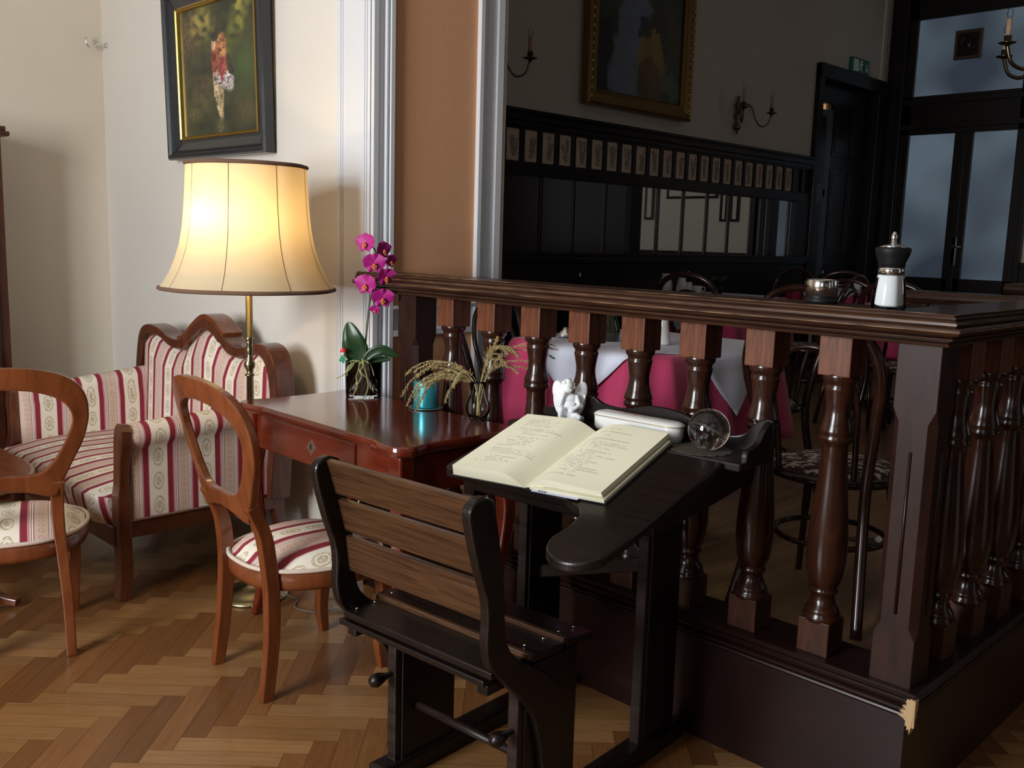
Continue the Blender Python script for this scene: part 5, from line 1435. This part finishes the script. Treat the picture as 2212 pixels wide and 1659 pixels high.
def cup(x, y, lab, z=TZ):
    t = thing('coffee_cup', lab, 'cup', (x, y, z+.0085), R(200))
    b = MB(); b.lathe([(.022, 0), (.024, .004), (.033, .02), (.040, .045), (.041, .060), (.039, .060), (.037, .045), (.030, .02), (0, .008)], 24); b.build('cup_body', 'white_china', t)
    b = MB(); b.tube(catmull([(-.038, 0, .050), (-.062, 0, .050), (-.062, 0, .028), (-.034, 0, .020)], 5), .0035, 6); b.build('handle', 'white_china', t)
    o = MB().lathe([(.03, 0), (.045, .003), (.075, .010), (.073, .011), (.045, .005), (0, .006)], 28).build('saucer', 'white_china'); o.location = (x, y, z); tag(o, 'white saucer under the '+lab, 'saucer', 'white saucers')
cup(-4.16, 6.15, 'white coffee cup facing the balustrade on the middle table')
cup(-4.42, 8.40, 'white coffee cup on the farthest table')
cup(-4.10, 8.75, 'white coffee cup at the back of the farthest table')
def jug(x, y, lab, name='coffee_pot', s=1.0, z=TZ, body='white_china', handle=True):
    t = thing(name, lab, 'jug', (x, y, z), R(-35))
    b = MB(); b.lathe([(.035*s, 0), (.045*s, .01*s), (.047*s, .05*s), (.038*s, .09*s), (.030*s, .115*s), (.033*s, .13*s), (.030*s, .13*s), (.026*s, .115*s), (.034*s, .09*s), (0, .02*s)], 24); b.build('jug_body', body, t)
    if handle:
        b = MB(); b.tube(catmull([(-.032*s, 0, .115*s), (-.065*s, 0, .11*s), (-.068*s, 0, .07*s), (-.044*s, 0, .04*s)], 5), .004*s, 6); b.build('handle', body, t)
jug(-4.43, 6.12, 'white coffee pot with handle at the left of the middle table', s=1.15)
jug(-4.30, 6.15, 'white milk jug beside the coffee pot on the middle table', 'milk_jug', .95)
def shaker(x, y, lab, z=TZ):
    t = thing('sugar_dispenser', lab, 'sugar shaker', (x, y, z), 0, 'sugar dispensers on the dining tables')
    b = MB(); b.lathe([(.036, 0), (.037, .01), (.030, .085), (0, .086)], 24); b.build('jar', 'white_china', t)
    b = MB(); b.lathe([(.030, .085), (.040, .118), (.038, .125), (0, .128)], 24); b.build('cap', 'black', t)
    b = MB(); b.lathe([(.006, .125), (.006, .17), (0, .172)], 10); b.build('spout', 'steel', t)
shaker(-4.40, 6.38, 'sugar dispenser behind the coffee pots'); shaker(-4.35, 5.0, 'sugar dispenser on the bare dark table at the left', DZ+.766); shaker(-4.4, 8.62, 'sugar dispenser on the farthest table')
# potted greenery by the coffee pots
t = thing('table_plant', 'small dark potted plant behind the white coffee pots', 'plant', (-4.18, 6.48, TZ))
b = MB(); b.lathe([(.03, 0), (.04, .06), (.037, .06), (0, .05)], 16); b.build('pot', 'black', t)
b = MB(); r = random.Random(3)
for k in range(14):
    a = r.uniform(0, 6.28); b.tube([(0, 0, .05), (.03*math.cos(a), .03*math.sin(a), .11), (.07*math.cos(a), .07*math.sin(a), .12+r.uniform(0, .03))], [.002, .012, .002], 6, flat=.3)
b.build('foliage', 'leaf', t)
# objects on the nearest table
t = thing('wine_carafe', 'dark glass carafe on the nearest white cloth, seen between balusters', 'carafe', (-2.33, 2.86, TZ))
b = MB(); b.lathe([(.03, 0), (.045, .008), (.047, .04), (.03, .09), (.018, .13), (.022, .15), (.018, .15), (.014, .13), (.026, .09), (.042, .04), (0, .012)], 24); b.build('body', mat('smoked_glass', (.06, .06, .04), .05, 0, .5, Transmission_Weight=.5), t)
t = thing('flower_vase', 'slender white porcelain vase on the nearest white cloth', 'vase', (-2.13, 2.94, TZ))
b = MB(); b.lathe([(.03, 0), (.033, .006), (.026, .04), (.02, .08), (.021, .12), (.027, .15), (.024, .15), (.018, .12), (.015, .08), (0, .02)], 24); b.build('body', 'white_china', t)
o = MB().lathe([(.028, 0), (.036, .004), (.034, .012), (.012, .03), (.008, .04), (0, .041)], 20).build('salt_dish', 'steel'); o.location = (-2.5, 2.80, TZ); tag(o, 'small metal lidded dish at the left of the nearest table', 'dish')
# pair of shoes-like pale item seen on the dais floor
t = thing('slipper', 'pale patterned slipper lying on the dais floor behind the corner post', 'slipper', (-1.52, 3.60, DZ), R(20))
b = MB(); b.sphere((0, 0, .006), (.11, .04, .008), 20); b.build('sole', 'doily', t)
b = MB(); b.sphere((.045, 0, .014), (.055, .038, .03), 16); b.build('upper', 'white_china', t)

# ------------------------------------------------------------------ SCONCES + CHANDELIER
def candle_on(b1, b2, b3, p, s=1.0):
    T = Matrix.Translation(p)
    b1.lathe([(.006*s, -.02*s), (.012*s, -.005*s), (.045*s, .006*s), (.046*s, .010*s), (.018*s, .012*s), (.020*s, .045*s), (.0, .046*s)], 18, T)
    b2.lathe([(.014*s, .045*s), (.014*s, .135*s), (0, .136*s)], 14, T)
    b3.lathe([(.008*s, .135*s), (.016*s, .155*s), (.013*s, .18*s), (0, .205*s)], 12, T)
def arm_curve(a, R_=.26, s=1.0, z0=.0):
    c, d = math.cos(a), math.sin(a)
    return [Vector((x*c*s, x*d*s, z*s+z0)) for x, z in [(p.x, p.y) for p in catmull([Vector(q) for q in ((.02, .02, 0), (.07, .10, 0), (.12, .06, 0), (.15, -.02, 0), (.20, -.075, 0), (.26, -.05, 0), (.285, .03, 0))], 6)]]
def sconce(y, z, lab):
    t = thing('wall_sconce', lab, 'wall lamp', (XW, y, z), 0, 'brass wall sconces')
    b = MB(); b.lathe([(.0, -.17), (.012, -.16), (.008, -.14), (.03, -.12), (.038, -.095), (.02, -.07), (.016, -.04), (.03, -.01), (.028, .02), (.014, .04), (.022, .08), (.03, .11), (.014, .15), (.018, .18), (0, .20)], 20, Matrix.Translation((.035, 0, 0))); b.build('backplate', 'iron', t)
    for a in (-50, 50):
        P = arm_curve(R(a), s=1.15)
        for p in P: p.x += .04
        b = MB(); b.tube(P, .008, 8); am = b.build('arm', 'iron', t)
        b1, b2, b3 = MB(), MB(), MB(); candle_on(b1, b2, b3, P[-1], 1.15)
        b1.build('drip_pan', 'iron', am); b2.build('candle_tube', 'candle_wax', am); b3.build('candle_bulb', 'glass', am)
sconce(4.80, 2.70, 'twin-arm sconce beside the white trim, half hidden by it')
sconce(8.16, 2.69, 'twin-arm sconce on the wall right of the gilt painting')
CXX, CYY, CZZ = -1.85, 6.62, 2.66
t = thing('chandelier', 'brass chandelier with candle bulbs at the right edge', 'chandelier', (CXX, CYY, CZZ))
b = MB(); b.lathe([(0, -.2), (.03, -.17), (.012, -.14), (.07, -.08), (.08, -.02), (.04, .04), (.02, .1), (.03, .16), (.012, .22), (.012, .5)], 24); b.tube([(0, 0, .5), (0, 0, 2.14)], .006, 6); b.build('stem', 'iron', t)
for k in range(6):
    a = R(170+60*k); P = [Vector((p.x*1.55, p.y*1.55, p.z*1.3)) for p in arm_curve(a, s=1.0)]
    b = MB(); b.tube(P, .012, 8); am = b.build('arm', 'iron', t)
    b1, b2, b3 = MB(), MB(), MB(); candle_on(b1, b2, b3, P[-1], 1.1)
    b1.build('drip_pan', 'iron', am); b2.build('candle_tube', 'candle_wax', am); b3.build('candle_bulb', 'glass', am)
